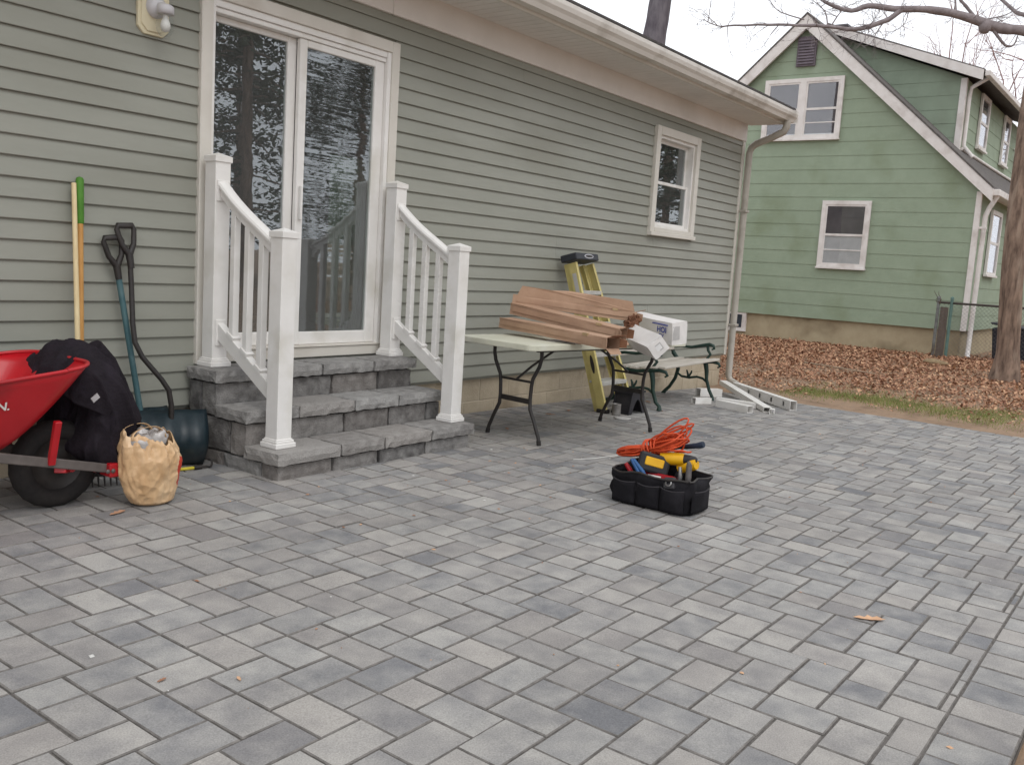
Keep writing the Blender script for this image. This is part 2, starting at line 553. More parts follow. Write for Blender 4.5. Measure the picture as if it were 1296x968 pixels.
# ------------------------------------------------------------------ patio
PX0, PX1, PY0 = -1.6, 10.222, -4.275
def patio():
    mb = MB()
    n = 40
    xs = [PX0 + (PX1 - PX0) * i / n for i in range(n + 1)]
    ys = [-4.478, -3.5, -2.5, -1.5, -0.75, 0.02]
    vs = [(x, y, gh(x, y) - 0.0052) for x in xs for y in ys]
    k = len(ys)
    fs = [(i * k + j, (i + 1) * k + j, (i + 1) * k + j + 1, i * k + j + 1) for i in range(n) for j in range(k - 1)]
    mb.add(vs, fs, True)
    # skirt down to the soil
    for side in ([(x, -4.478) for x in xs], [(PX1, y) for y in reversed(ys)]):
        for a, b in zip(side[:-1], side[1:]):
            za, zb = gh(*a) - 0.011, gh(*b) - 0.011
            mb.add([(a[0], a[1], za), (b[0], b[1], zb), (b[0], b[1], zb - 0.1), (a[0], a[1], za - 0.1)], [(0, 1, 2, 3)])
    m = mat('joint_sand', S(114, 109, 104), S(90, 86, 82), scale=30, rough=1.0, bump=0.6, bscale=200)
    edge = mat('sand_shade_edge', S(134, 129, 124), S(106, 102, 98), scale=24, rough=1.0, bump=0.4, bscale=200)  # joint sand on sides and chamfers, with the joints' shade painted in
    root = mb.build('patio', m, None)
    tag(root, 'grey concrete paver patio in a mixed rectangle and square pattern', 'patio', kind='structure')
    U, AX, AY = 0.07125, 1.0670, -2.7495
    cells = []
    T = ((0, 0, 3, 2), (1, 2, 3, 5), (1, 5, 3, 7))
    for i in range(-60, 90):
        for j in range(-30, 40):
            ox, oy = 2 * i + 3 * j, -2 * i + 5 * j
            for t in T:
                x0, y0, x1, y1 = AX + (ox + t[0]) * U, AY + (oy + t[1]) * U, AX + (ox + t[2]) * U, AY + (oy + t[3]) * U
                x0, x1 = max(x0, PX0), min(x1, PX1)
                y0, y1 = max(y0, PY0), min(y1, 0.015)
                if x1 - x0 > 0.018 and y1 - y0 > 0.018:
                    if x0 > 3.19 and x1 < 4.78 and y0 > -0.84: continue
                    cells.append((x0, x1, y0, y1))
    x = PX0
    while x < PX1 - 0.05:
        x1 = min(PX1, x + 0.158)
        cells.append((x, x1, -4.478, PY0))
        x = x1
    rng = random.Random(3)
    def proj(p):
        d = Vector(p) - CAM
        w = d.dot(FWD)
        return (d.dot(RIGHT) / w * 1163.5, -d.dot(UP) / w * 1163.5) if w > 0.15 else None
    scored = []
    for c in cells:
        q = [proj((x, y, gh(x, y))) for x, y in ((c[0], c[2]), (c[1], c[2]), (c[1], c[3]), (c[0], c[3]))]
        a = 0
        if all(q):
            a = abs(sum(q[i][0] * q[(i + 1) % 4][1] - q[(i + 1) % 4][0] * q[i][1] for i in range(4))) / 2
            cx, cy = sum(p[0] for p in q) / 4, sum(p[1] for p in q) / 4
            if abs(cx) > 665 or abs(cy) > 500: a = 0
        scored.append((a, c))
    scored.sort(key=lambda s: -s[0])
    rest = MB()
    for n_, (a, c) in enumerate(scored):
        mb = MB() if n_ < 300 and a > 0 else rest
        x0, x1, y0, y1 = c
        x0 += rng.uniform(0.0018, 0.0036); x1 -= rng.uniform(0.0018, 0.0036); y0 += rng.uniform(0.0018, 0.0042); y1 -= rng.uniform(0.0018, 0.0042)
        ch = rng.uniform(0.0025, 0.004)
        dz = rng.uniform(-0.001, 0.0022)
        tx, ty = rng.uniform(-0.012, 0.012), rng.uniform(-0.012, 0.012)
        cx, cy = (x0 + x1) / 2, (y0 + y1) / 2
        def z(x, y): return gh(x, y) + dz + tx * (x - cx) + ty * (y - cy)
        light = min(1, max(0, rng.gauss(0.50, 0.155)))
        mb.t = (light, rng.random() ** 1.5, rng.random())
        o1 = ((x0, y0), (x1, y0), (x1, y1), (x0, y1))
        o2 = ((x0 + ch, y0 + ch), (x1 - ch, y0 + ch), (x1 - ch, y1 - ch), (x0 + ch, y1 - ch))
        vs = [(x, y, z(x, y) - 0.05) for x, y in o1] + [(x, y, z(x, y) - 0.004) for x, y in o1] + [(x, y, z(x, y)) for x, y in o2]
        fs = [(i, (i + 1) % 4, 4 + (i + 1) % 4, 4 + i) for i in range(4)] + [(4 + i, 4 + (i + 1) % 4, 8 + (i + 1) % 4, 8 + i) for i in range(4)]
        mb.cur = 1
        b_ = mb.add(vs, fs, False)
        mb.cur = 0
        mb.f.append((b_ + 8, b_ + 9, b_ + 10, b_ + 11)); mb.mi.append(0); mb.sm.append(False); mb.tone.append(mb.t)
        if mb is not rest:
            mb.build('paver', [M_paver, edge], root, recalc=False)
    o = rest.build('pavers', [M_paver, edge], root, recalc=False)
    o['kind'] = 'stuff'
patio()

# ------------------------------------------------------------------ the house with sage siding
HX0, HX1 = -2.4, 10.84
DX0, DX1, DZ0, DZ1 = 3.216, 4.81, 0.243, 2.416        # door trim, outer
WX0, WX1, WZ0, WZ1 = 8.595, 9.612, 1.345, 2.455       # window trim, outer
CH = 0.1016
def house():
    root = thing('house', (6.0, 3.0, -0.4), 'single storey house with sage green lap siding, white trim and gutter', 'house')
    # sheathing behind the siding, with the openings left free
    mb = MB()
    y0, y1 = 0.002, 0.13
    mb.box(HX0, DX0 + 0.05, y0, y1, -0.02, 2.8)
    mb.box(DX0 + 0.05, DX1 - 0.05, y0, y1, DZ1 - 0.05, 2.8)
    mb.box(DX0 + 0.05, DX1 - 0.05, y0, y1, -0.02, DZ0)
    mb.box(DX1 - 0.05, WX0 + 0.05, y0, y1, -0.02, 2.8)
    mb.box(WX0 + 0.05, WX1 - 0.05, y0, y1, -0.02, WZ0 + 0.05)
    mb.box(WX0 + 0.05, WX1 - 0.05, y0, y1, WZ1 - 0.05, 2.8)
    mb.box(WX1 - 0.05, HX1 - 0.003, y0, y1, -0.02, 2.8)
    mb.build('wall', M_siding, root)
    mb = MB()
    mb.box(HX1 - 0.14, HX1, 0.131, 7.9, -0.6, 2.79)
    mb.prism([(HX1 - 0.12, 0.0, 2.8), (HX1 - 0.12, 7.9, 2.8), (HX1 - 0.12, 3.95, 4.15)], (0.119, 0, 0))
    mb.build('end_wall', M_siding, root)
    mb = MB(); mb.box(HX0 - 0.14, HX0, 0.0, 8.0, -0.6, 2.79); mb.build('end_wall', M_siding, root)
    mb = MB(); mb.box(HX0, HX1 - 0.001, 7.9, 8.04, -0.6, 2.79); mb.build('rear_wall', M_siding, root)
    # rooms behind the glass
    mb = MB()
    mb.box(2.2, 6.2, 0.131, 4.0, 0.1, 0.24)
    mb.box(2.2, 6.2, 4.0, 4.1, 0.1, 2.7)
    mb.box(2.1, 2.2, 0.131, 4.1, 0.1, 2.7)
    mb.box(6.2, 6.3, 0.131, 4.1, 0.1, 2.7)
    mb.box(2.1, 6.3, 0.131, 4.1, 2.7, 2.76)
    mb.box(7.9, 10.4, 1.6, 1.7, 0.1, 2.7)
    mb.box(7.9, 8.0, 0.131, 1.7, 0.1, 2.7)
    mb.box(10.3, 10.4, 0.131, 1.7, 0.1, 2.7)
    mb.box(7.9, 10.4, 0.131, 1.7, 2.7, 2.76)
    mb.box(7.9, 10.4, 0.131, 1.7, 0.1, 0.2)
    mb.build('room', M_dark, root)
    # lap siding, one board per course and stretch of wall
    rng = random.Random(11)
    i = 0
    while i * CH < 2.60:
        z0, z1 = i * CH, min((i + 1) * CH, 2.615)
        spans = [(HX0, HX1 - 0.04)]
        def cut(sp, a, b):
            out = []
            for s, e in sp:
                if e <= a or s >= b: out.append((s, e)); continue
                if s < a: out.append((s, a))
                if e > b: out.append((b, e))
            return out
        if z0 < DZ1 - 0.03: spans = cut(spans, DX0 + 0.02, DX1 - 0.02)
        if z1 > WZ0 + 0.03 and z0 < WZ1 - 0.03: spans = cut(spans, WX0 + 0.02, WX1 - 0.02)
        full = []
        for s, e in spans:           # long runs are lapped from two lengths
            if e - s > 3.9 and (i // 2) % 3 != 1:
                c = s + (e - s) * (0.36 if (i // 2) % 2 else 0.66)
                full += [(s, c, 0.0), (c - 0.02, e, 0.0012)]
            else:
                full.append((s, e, 0.0))
        for s, e, d in full:
            mb = MB()
            prof = [(-0.0175 - d, z0), (-0.0195 - d, z0 + 0.004), (-0.0045 - d, z1), (0.0, z1), (0.0, z0 + 0.002), (-0.010, z0 + 0.002)]
            mb.prism([(s, y, z) for y, z in prof], (e - s, 0, 0))
            mb.build('siding_board', M_siding, root)
        i += 1
    # foundation of painted blocks
    mb = MB(); mb.box(HX0, HX1 - 0.02, 0.03, 0.2, -0.75, -0.021); mb.build('foundation_wall', M_mortar, root)
    for r in range(4):
        zt = -0.012 - r * 0.2
        x = HX0 - (0.2 if r % 2 else 0)
        while x < HX1 - 0.03:
            a, b = max(x, HX0), min(x + 0.393, HX1 - 0.024)
            if b - a > 0.03 and (b > 4.6 or a < 3.4) and b > 1.2:
                mb = MB(); dy = rng.uniform(-0.002, 0.002)
                mb.box(a, b, 0.026 + dy, 0.08, zt - 0.193, zt)
                mb.build('block', M_block, root, bevel=0.004)
            x += 0.4
    # frieze, soffit, fascia
    for a, b in ((HX0, 4.735), (4.745, HX1 + 0.03)):
        mb = MB(); mb.box(a, b, -0.034, -0.001, 2.598, 2.86); mb.build('frieze_board', M_frieze, root, bevel=0.003)
    mb = MB(); mb.box(4.722, 4.758, -0.041, -0.0345, 2.594, 2.799); mb.build('batten', M_frieze, root, bevel=0.003)
    x = HX0
    while x < HX1 + 0.09:
        b = min(x + 0.3, HX1 + 0.10)
        mb = MB()
        for k in range(3):
            w = (b - x) / 3
            mb.box(x + k * w + 0.003, x + (k + 1) * w - 0.003, -0.47, -0.0345, 2.803, 2.812)
        mb.box(x, b, -0.47, -0.034, 2.8125, 2.82)
        mb.build('soffit_panel', M_soffit, root)
        x += 0.3
    mb = MB(); mb.box(HX0, HX1 + 0.11, -0.495, -0.4705, 2.785, 2.945); mb.build('fascia', M_trim, root, bevel=0.003)
    mb = MB()
    prof = [(-0.4955, 2.93), (-0.4955, 2.812), (-0.575, 2.812), (-0.592, 2.845), (-0.612, 2.868), (-0.622, 2.90), (-0.622, 2.932), (-0.606, 2.934), (-0.606, 2.922), (-0.612, 2.905), (-0.6, 2.875), (-0.58, 2.85), (-0.568, 2.82), (-0.504, 2.82), (-0.504, 2.93)]
    mb.prism([(HX0, y, z) for y, z in prof], (HX1 + 0.10 - HX0, 0, 0))
    mb.box(HX1 + 0.097, HX1 + 0.1035, -0.618, -0.4965, 2.814, 2.93)
    g = mb.build('gutter', M_gutter, root)
    # drip edge + roof
    mb = MB(); mb.prism([(HX0, -0.56, 2.952), (HX0, -0.56, 2.962), (HX0, -0.40, 2.999), (HX0, -0.40, 2.98)], (HX1 + 0.12 - HX0, 0, 0)); mb.build('drip_edge', M_trim, root)
    for sgn, nm in ((1, 'roof'), (-1, 'roof')):
        mb = MB()
        ya, yb = (-0.57, 3.95) if sgn > 0 else (8.5, 3.95)
        za, zb = (2.963, 4.33)
        mb.prism([(HX0 - 0.1, ya, za), (HX0 - 0.1, yb, zb), (HX0 - 0.1, yb, zb + 0.03), (HX0 - 0.1, ya, za + 0.02)], (HX1 + 0.24 - HX0, 0, 0))
        mb.build(nm, M_roof, root)
    # corner trim and downspout
    mb = MB()
    mb.box(HX1 - 0.04, HX1 + 0.028, -0.026, -0.001, -0.015, 2.597)
    mb.box(HX1 + 0.001, HX1 + 0.028, -0.0005, 0.09, -0.015, 2.7)
    mb.build('corner_trim', M_trim, root, bevel=0.003)
    mb = MB()
    xd = HX1 + 0.045
    zg = gh(10.3, 0)
    path = [(xd - 0.10, -0.555, 2.815), (xd - 0.10, -0.55, 2.74), (xd - 0.095, -0.52, 2.69), (xd - 0.06, -0.36, 2.63), (xd - 0.02, -0.16, 2.57), (xd, -0.095, 2.53), (xd, -0.075, 2.46), (xd, -0.072, 1.0), (xd, -0.072, zg + 0.13), (xd - 0.01, -0.10, zg + 0.075), (xd - 0.03, -0.21, zg + 0.035)]
    mb.tube(path, 0.042, 10)
    dsp = mb.build('downspout', M_down, root)
    for z in (0.35, 1.75):
        mb = MB(); mb.box(xd - 0.052, xd + 0.052, -0.122, -0.02, z, z + 0.028); mb.build('strap', M_down, dsp, bevel=0.003)
    # ---- sliding door
    mb = MB()
    tw = 0.075
    mb.box(DX0, DX0 + tw, -0.04, 0.0, DZ0, DZ1)
    mb.box(DX1 - tw, DX1, -0.04, 0.0, DZ0, DZ1)
    mb.box(DX0 + tw, DX1 - tw, -0.04, 0.0, DZ1 - tw, DZ1)
    door = mb.build('sliding_door', M_trim, root, bevel=0.004)
    door['label'] = 'white framed sliding glass door with cream casing'
    mb = MB()                                            # jambs, head, sill
    jx0, jx1, jz1 = DX0 + tw, DX1 - tw, DZ1 - tw
    mb.box(jx0, jx0 + 0.022, -0.03, 0.13, DZ0 + 0.07, jz1)
    mb.box(jx1 - 0.035, jx1, -0.03, 0.13, DZ0 + 0.07, jz1)
    mb.box(jx0 + 0.022, jx1 - 0.035, -0.025, 0.13, jz1 - 0.04, jz1)
    mb.box(jx0 + 0.022, jx1 - 0.035, -0.012, 0.13, jz1 - 0.07, jz1 - 0.041)
    mb.build('frame', M_white, door, bevel=0.003)
    mb = MB()
    mb.box(jx0, jx1 + 0.0, -0.038, 0.13, DZ0 + 0.071, DZ0 + 0.085)
    mb.box(jx0, jx1, -0.028, 0.0, DZ0 + 0.003, DZ0 + 0.07)
    mb.build('threshold', M_trim, door, bevel=0.003)
    def panel(x0, x1, y, z0, z1, l, r, t, b, gm):
        mb = MB()
        mb.box(x0, x0 + l, y, y + 0.035, z0, z1); mb.box(x1 - r, x1, y, y + 0.035, z0, z1)
        mb.box(x0 + l, x1 - r, y, y + 0.035, z1 - t, z1); mb.box(x0 + l, x1 - r, y, y + 0.035, z0, z0 + b)
        mb.build('sash', M_white, door, bevel=0.004)
        mb = MB(); mb.box(x0 + l - 0.005, x1 - r + 0.005, y + 0.015, y + 0.021, z0 + b - 0.005, z1 - t + 0.005)
        mb.build('pane', gm, door)
    zb, zt = DZ0 + 0.086, jz1 - 0.041
    panel(jx0 + 0.023, 3.965, 0.045, zb, zt - 0.03, 0.012, 0.07, 0.035, 0.085, M_glassL)
    panel(3.955, jx1 - 0.036, 0.0, zb, zt - 0.03, 0.06, 0.085, 0.045, 0.085, M_glassR)
    mb = MB(); mb.box(3.972, 3.99, -0.03, -0.001, 1.14, 1.36); mb.build('handle', M_white, door, bevel=0.005)
    # curtain hanging inside the right hand pane
    mb = MB()
    pts = []
    for k in range(41):
        x = 4.44 + 0.34 * k / 40
        pts.append((x, 0.22 + 0.025 * math.sin(k * 1.3)))
    vs = [(x, y, z) for x, y in pts for z in (0.26, 1.62)]
    mb.add(vs, [(2 * k, 2 * k + 2, 2 * k + 3, 2 * k + 1) for k in range(40)], True)
    mb.build('curtain', mat('curtain_cloth', S(116, 126, 110), S(104, 114, 98), scale=5, rough=0.9), root, solid=0.003)
    # ---- window
    mb = MB()
    tw = 0.085
    mb.box(WX0, WX0 + tw, -0.05, 0.0, WZ0 + 0.03, WZ1)
    mb.box(WX1 - tw, WX1, -0.05, 0.0, WZ0 + 0.03, WZ1)
    mb.box(WX0 + tw, WX1 - tw, -0.05, 0.0, WZ1 - tw, WZ1)
    win = mb.build('window', M_trim, root, bevel=0.004)
    mb = MB(); mb.box(WX0 - 0.012, WX1 + 0.012, -0.07, 0.0, WZ0 - 0.012, WZ0 + 0.03); mb.box(WX0 + tw, WX1 - tw, -0.05, 0.0, WZ0 + 0.031, WZ0 + 0.075)
    mb.build('sill', M_trim, win, bevel=0.004)
    ix0, ix1, iz0, iz1 = WX0 + tw, WX1 - tw, WZ0 + 0.076, WZ1 - tw
    mb = MB(); t = 0.03
    mb.box(ix0, ix0 + t, -0.02, 0.1, iz0, iz1); mb.box(ix1 - t, ix1, -0.02, 0.1, iz0, iz1); mb.box(ix0 + t, ix1 - t, -0.02, 0.1, iz1 - t, iz1); mb.box(ix0 + t, ix1 - t, -0.02, 0.1, iz0, iz0 + t)
    mb.build('frame', M_white, win, bevel=0.003)
    zm = 1.895
    for (a, b, y) in ((zm - 0.015, iz1 - t, 0.055), (iz0 + t, zm + 0.015, 0.02)):
        mb = MB(); t2 = 0.032
        mb.box(ix0 + t, ix0 + t + t2, y, y + 0.028, a, b); mb.box(ix1 - t - t2, ix1 - t, y, y + 0.028, a, b)
        mb.box(ix0 + t + t2, ix1 - t - t2, y, y + 0.028, b - t2, b); mb.box(ix0 + t + t2, ix1 - t - t2, y, y + 0.028, a, a + t2)
        mb.build('sash', M_white, win, bevel=0.003)
        mb = MB(); mb.box(ix0 + t + t2 - 0.004, ix1 - t - t2 + 0.004, y + 0.012, y + 0.018, a + t2 - 0.004, b - t2 + 0.004)
        mb.build('pane', M_glassW, win)
house()

# ------------------------------------------------------------------ masonry steps
SX0, SX1 = 3.165, 4.80
SY = (-0.865, -0.585, -0.305)
SZ = (-0.14, 0.05, 0.243)
CT = 0.075
def steps():
    root = thing('masonry_steps', ((SX0 + SX1) / 2, -0.43, gh(4, -0.43)), 'three grey split stone steps leading up to the sliding door', 'steps')
    rng = random.Random(21)
    def tone(l=0.5): return (min(1, max(0, rng.gauss(l, 0.13))), rng.random(), rng.random())
    # mortar core
    mb = MB()
    mb.box(SX0 + 0.03, SX1 - 0.03, SY[0] + 0.03, -0.042, -0.4, SZ[0] - CT - 0.004)
    mb.box(SX0 + 0.03, SX1 - 0.03, SY[1] + 0.03, -0.042, SZ[0] - CT - 0.0035, SZ[1] - CT - 0.004)
    mb.box(SX0 + 0.03, SX1 - 0.03, SY[2] + 0.03, -0.042, SZ[1] - CT - 0.0035, SZ[2] - CT - 0.004)
    mb.build('core', mat('dark_joint', S(70, 67, 66), S(56, 54, 53), scale=20, rough=1), root)
    lev = [(gh(4, -0.86) - 0.03, SZ[0] - CT - 0.003), (SZ[0] - CT + 0.001, SZ[1] - CT - 0.003), (SZ[1] - CT + 0.001, SZ[2] - CT - 0.003)]
    for k in range(3):
        z0, z1 = lev[k]
        cuts = [SX0, SX0 + (0.40, 0.30, 0.44)[k]]
        while cuts[-1] < SX1 - 0.30: cuts.append(cuts[-1] + rng.uniform(0.36, 0.44))
        if SX1 - cuts[-1] < 0.12: cuts.pop()
        cuts.append(SX1)
        for a, b in zip(cuts[:-1], cuts[1:]):
            mb = MB(); mb.t = tone(0.42)
            rough_box(mb, a + 0.003, b - 0.003, SY[k], SY[k] + 0.14, z0, z1, amp=0.006, seed=rng.random() * 50)
            mb.build('wall_block', M_stone, root)
        # side returns
        for x0, x1 in ((SX0, SX0 + 0.12), (SX1 - 0.12, SX1)):
            y = SY[k] + 0.143
            while y < -0.06:
                e = min(-0.036, y + rng.uniform(0.27, 0.36))
                if -0.036 - e < 0.08: e = -0.036
                mb = MB(); mb.t = tone(0.42)
                rough_box(mb, x0, x1, y, e - 0.003, z0, z1, amp=0.006, seed=rng.random() * 50)
                mb.build('wall_block', M_stone, root)
                y = e
        # cap stones
        zc = SZ[k]
        ya = SY[k] - 0.03
        yb = (SY[1] - 0.006, SY[2] - 0.006, -0.041)[k]
        cuts = [SX0 - 0.022, SX0 + (0.44, 0.36, 0.40)[k]]
        while cuts[-1] < SX1 - 0.35: cuts.append(cuts[-1] + rng.uniform(0.32, 0.46))
        if SX1 - cuts[-1] < 0.16: cuts.pop()
        cuts.append(SX1 + 0.022)
        for a, b in zip(cuts[:-1], cuts[1:]):
            mb = MB(); mb.t = tone(0.72)
            rough_box(mb, a + 0.0015, b - 0.0015, ya, yb, zc - CT, zc, step=0.04, amp=0.0055, seed=rng.random() * 50, flat_top=True)
            mb.build('cap_stone', M_stone, root)
steps()

# ------------------------------------------------------------------ stair railings
def railing(x, label):
    zl, zu = SZ[0], SZ[2]
    yl, yu = -0.735, -0.135
    root = thing('stair_railing', (x, -0.43, zl), label, 'railing', 'white stair railings')
    h = 0.0505
    for (y, z0, z1) in ((yu, zu, 1.437), (yl, zl, 1.028)):
        mb = MB(); mb.box(x - h, x + h, y - h, y + h, z0, z1)
        post = mb.build('newel_post', M_white, root, bevel=0.004, seg=2)
        mb = MB(); w = h + 0.019
        for (a, b, g) in ((0.001, 0.028, 0.0), (0.028, 0.042, 0.007), (0.042, 0.05, 0.013)):
            ww = w - g
            mb.box(x - ww, x + ww, y - ww, y + ww, z0 + a, z0 + b + 0.0003)
        mb.build('base_trim', M_white, post, bevel=0.003)
        mb = MB(); c = h + 0.007
        mb.box(x - c, x + c, y - c, y + c, z1 - 0.02, z1 + 0.012)
        mb.add([(x - c, y - c, z1 + 0.0122), (x + c, y - c, z1 + 0.0122), (x + c, y + c, z1 + 0.0122), (x - c, y + c, z1 + 0.0122), (x, y, z1 + 0.034)], [(0, 1, 4), (1, 2, 4), (2, 3, 4), (3, 0, 4), (3, 2, 1, 0)], False)
        mb.build('post_cap', M_white, post, bevel=0.0015)
    # swept hand rail
    ya, yb = yu - h, yl + h
    path = []
    for k in range(13):
        t = k / 12
        y = ya + (yb - ya) * t
        z = 1.282 + (0.957 - 1.282) * t - 0.030 * math.sin(math.pi * min(1, t * 1.0)) * (1 - t)
        path.append((y, z))
    def sweep(path, prof):
        mb = MB()
        n = len(prof)
        vs = []
        for i, (y, z) in enumerate(path):
            for (px, pz) in prof:
                vs.append((x + px, y, z + pz))
        fs = []
        for i in range(len(path) - 1):
            for k in range(n):
                fs.append((i * n + k, i * n + (k + 1) % n, (i + 1) * n + (k + 1) % n, (i + 1) * n + k))
        fs += [tuple(reversed(range(n))), tuple(range((len(path) - 1) * n, len(path) * n))]
        mb.add(vs, fs, False)
        return mb
    prof = [(-0.02, -0.055), (0.02, -0.055), (0.02, -0.012), (0.036, -0.004), (0.038, 0.014), (0.03, 0.028), (0, 0.034), (-0.03, 0.028), (-0.038, 0.014), (-0.036, -0.004), (-0.02, -0.012)]
    tr = sweep(path, prof).build('top_rail', M_white, root, bevel=0.002)
    mb = MB(); mb.box(x - 0.041, x + 0.041, ya - 0.008, ya - 0.0005, 1.195, 1.315); mb.build('bracket', M_white, tr, bevel=0.003)
    b0, b1 = 0.455, 0.145
    pb = [(ya, b0), (yb, b1)]
    br = sweep(pb, [(-0.02, -0.05), (0.02, -0.05), (0.024, 0.05), (-0.024, 0.05)]).build('bottom_rail', M_white, root, bevel=0.003)
    mb = MB(); mb.box(x - 0.034, x + 0.034, ya - 0.008, ya - 0.0005, 0.365, 0.52); mb.build('bracket', M_white, br, bevel=0.003)
    for y in (-0.312, -0.438, -0.565):
        t = (y - ya) / (yb - ya)
        zb = b0 + (b1 - b0) * t + 0.04
        zt = 1.282 + (0.957 - 1.282) * t - 0.03 * math.sin(math.pi * t) * (1 - t) - 0.045
        mb = MB(); q = 0.0205
        mb.box(x - q, x + q, y - q, y + q, zb, zt)
        mb.build('baluster', M_white, root, bevel=0.003)
        mb = MB()
        M = Matrix.Translation((x, y, zb + 0.018)) @ Matrix.Rotation(math.atan2(b1 - b0, yb - ya) + math.pi, 4, 'X')
        mb.box(-0.029, 0.029, -0.034, 0.034, -0.012, 0.012, M)
        mb.build('foot_collar', M_white, br, bevel=0.002)
railing(3.272, 'white vinyl stair railing at the left end of the steps, nearest the shovels')
railing(4.735, 'white vinyl stair railing at the right end of the steps, nearest the folding table')

# ------------------------------------------------------------------ wall lamp
def wall_lamp():
    root = thing('wall_lamp', (2.92, -0.02, 2.05), 'cream wall lamp with a clear jar globe, left of the sliding door', 'lamp')
    mc = mat('lamp_plate', S(222, 212, 182), S(212, 202, 172), scale=5, rough=0.5)
    mw = mat('lamp_white', S(205, 203, 205), S(190, 188, 190), scale=6, rough=0.4)
    mb = MB()
    x0, x1, z0, z1, c = 2.828, 3.012, 2.045, 2.40, 0.035
    for (g, ya, yb) in ((0.0, -0.034, -0.012), (0.016, -0.042, -0.0341)):
        a0, a1, b0, b1 = x0 + g, x1 - g, z0 + g, z1 - g
        mb.prism([(a0 + c, ya, b0), (a1 - c, ya, b0), (a1, ya, b0 + c), (a1, ya, b1 - c), (a1 - c, ya, b1), (a0 + c, ya, b1), (a0, ya, b1 - c), (a0, ya, b0 + c)], (0, yb - ya, 0))
    mb.build('mounting_plate', mc, root, bevel=0.003)
    mb = MB()
    mb.lathe([(0.0, -0.085), (0.03, -0.083), (0.055, -0.065), (0.058, -0.0425)], (2.925, 0, 2.19), 20, 'y')
    mb.tube([(2.925, -0.08, 2.19), (2.925, -0.11, 2.19), (2.925, -0.13, 2.18)], 0.022, 10)
    mb.build('canopy', mw, root)
    mb = MB(); mb.lathe([(0.0, 0.03), (0.03, 0.029), (0.043, 0.018), (0.045, -0.02), (0.0, -0.02)], (2.925, -0.135, 2.165), 20)
    mb.build('holder', mw, root)
    mb = MB(); mb.lathe([(0.034, 0.0), (0.045, -0.02), (0.05, -0.05), (0.046, -0.085), (0.028, -0.112), (0.0, -0.118)], (2.925, -0.135, 2.145), 24)
    g = glass_mat('jar_glass', 1.18, tint=(0.93, 0.94, 0.94))
    gl = mb.build('globe', g, root)
    mb = MB(); mb.lathe([(0.012, 0.0), (0.015, -0.02), (0.026, -0.05), (0.027, -0.065), (0.018, -0.085), (0.0, -0.092)], (2.925, -0.135, 2.144), 16)
    mb.build('bulb', mat('bulb_glass', S(230, 228, 222), rough=0.3), root)
wall_lamp()

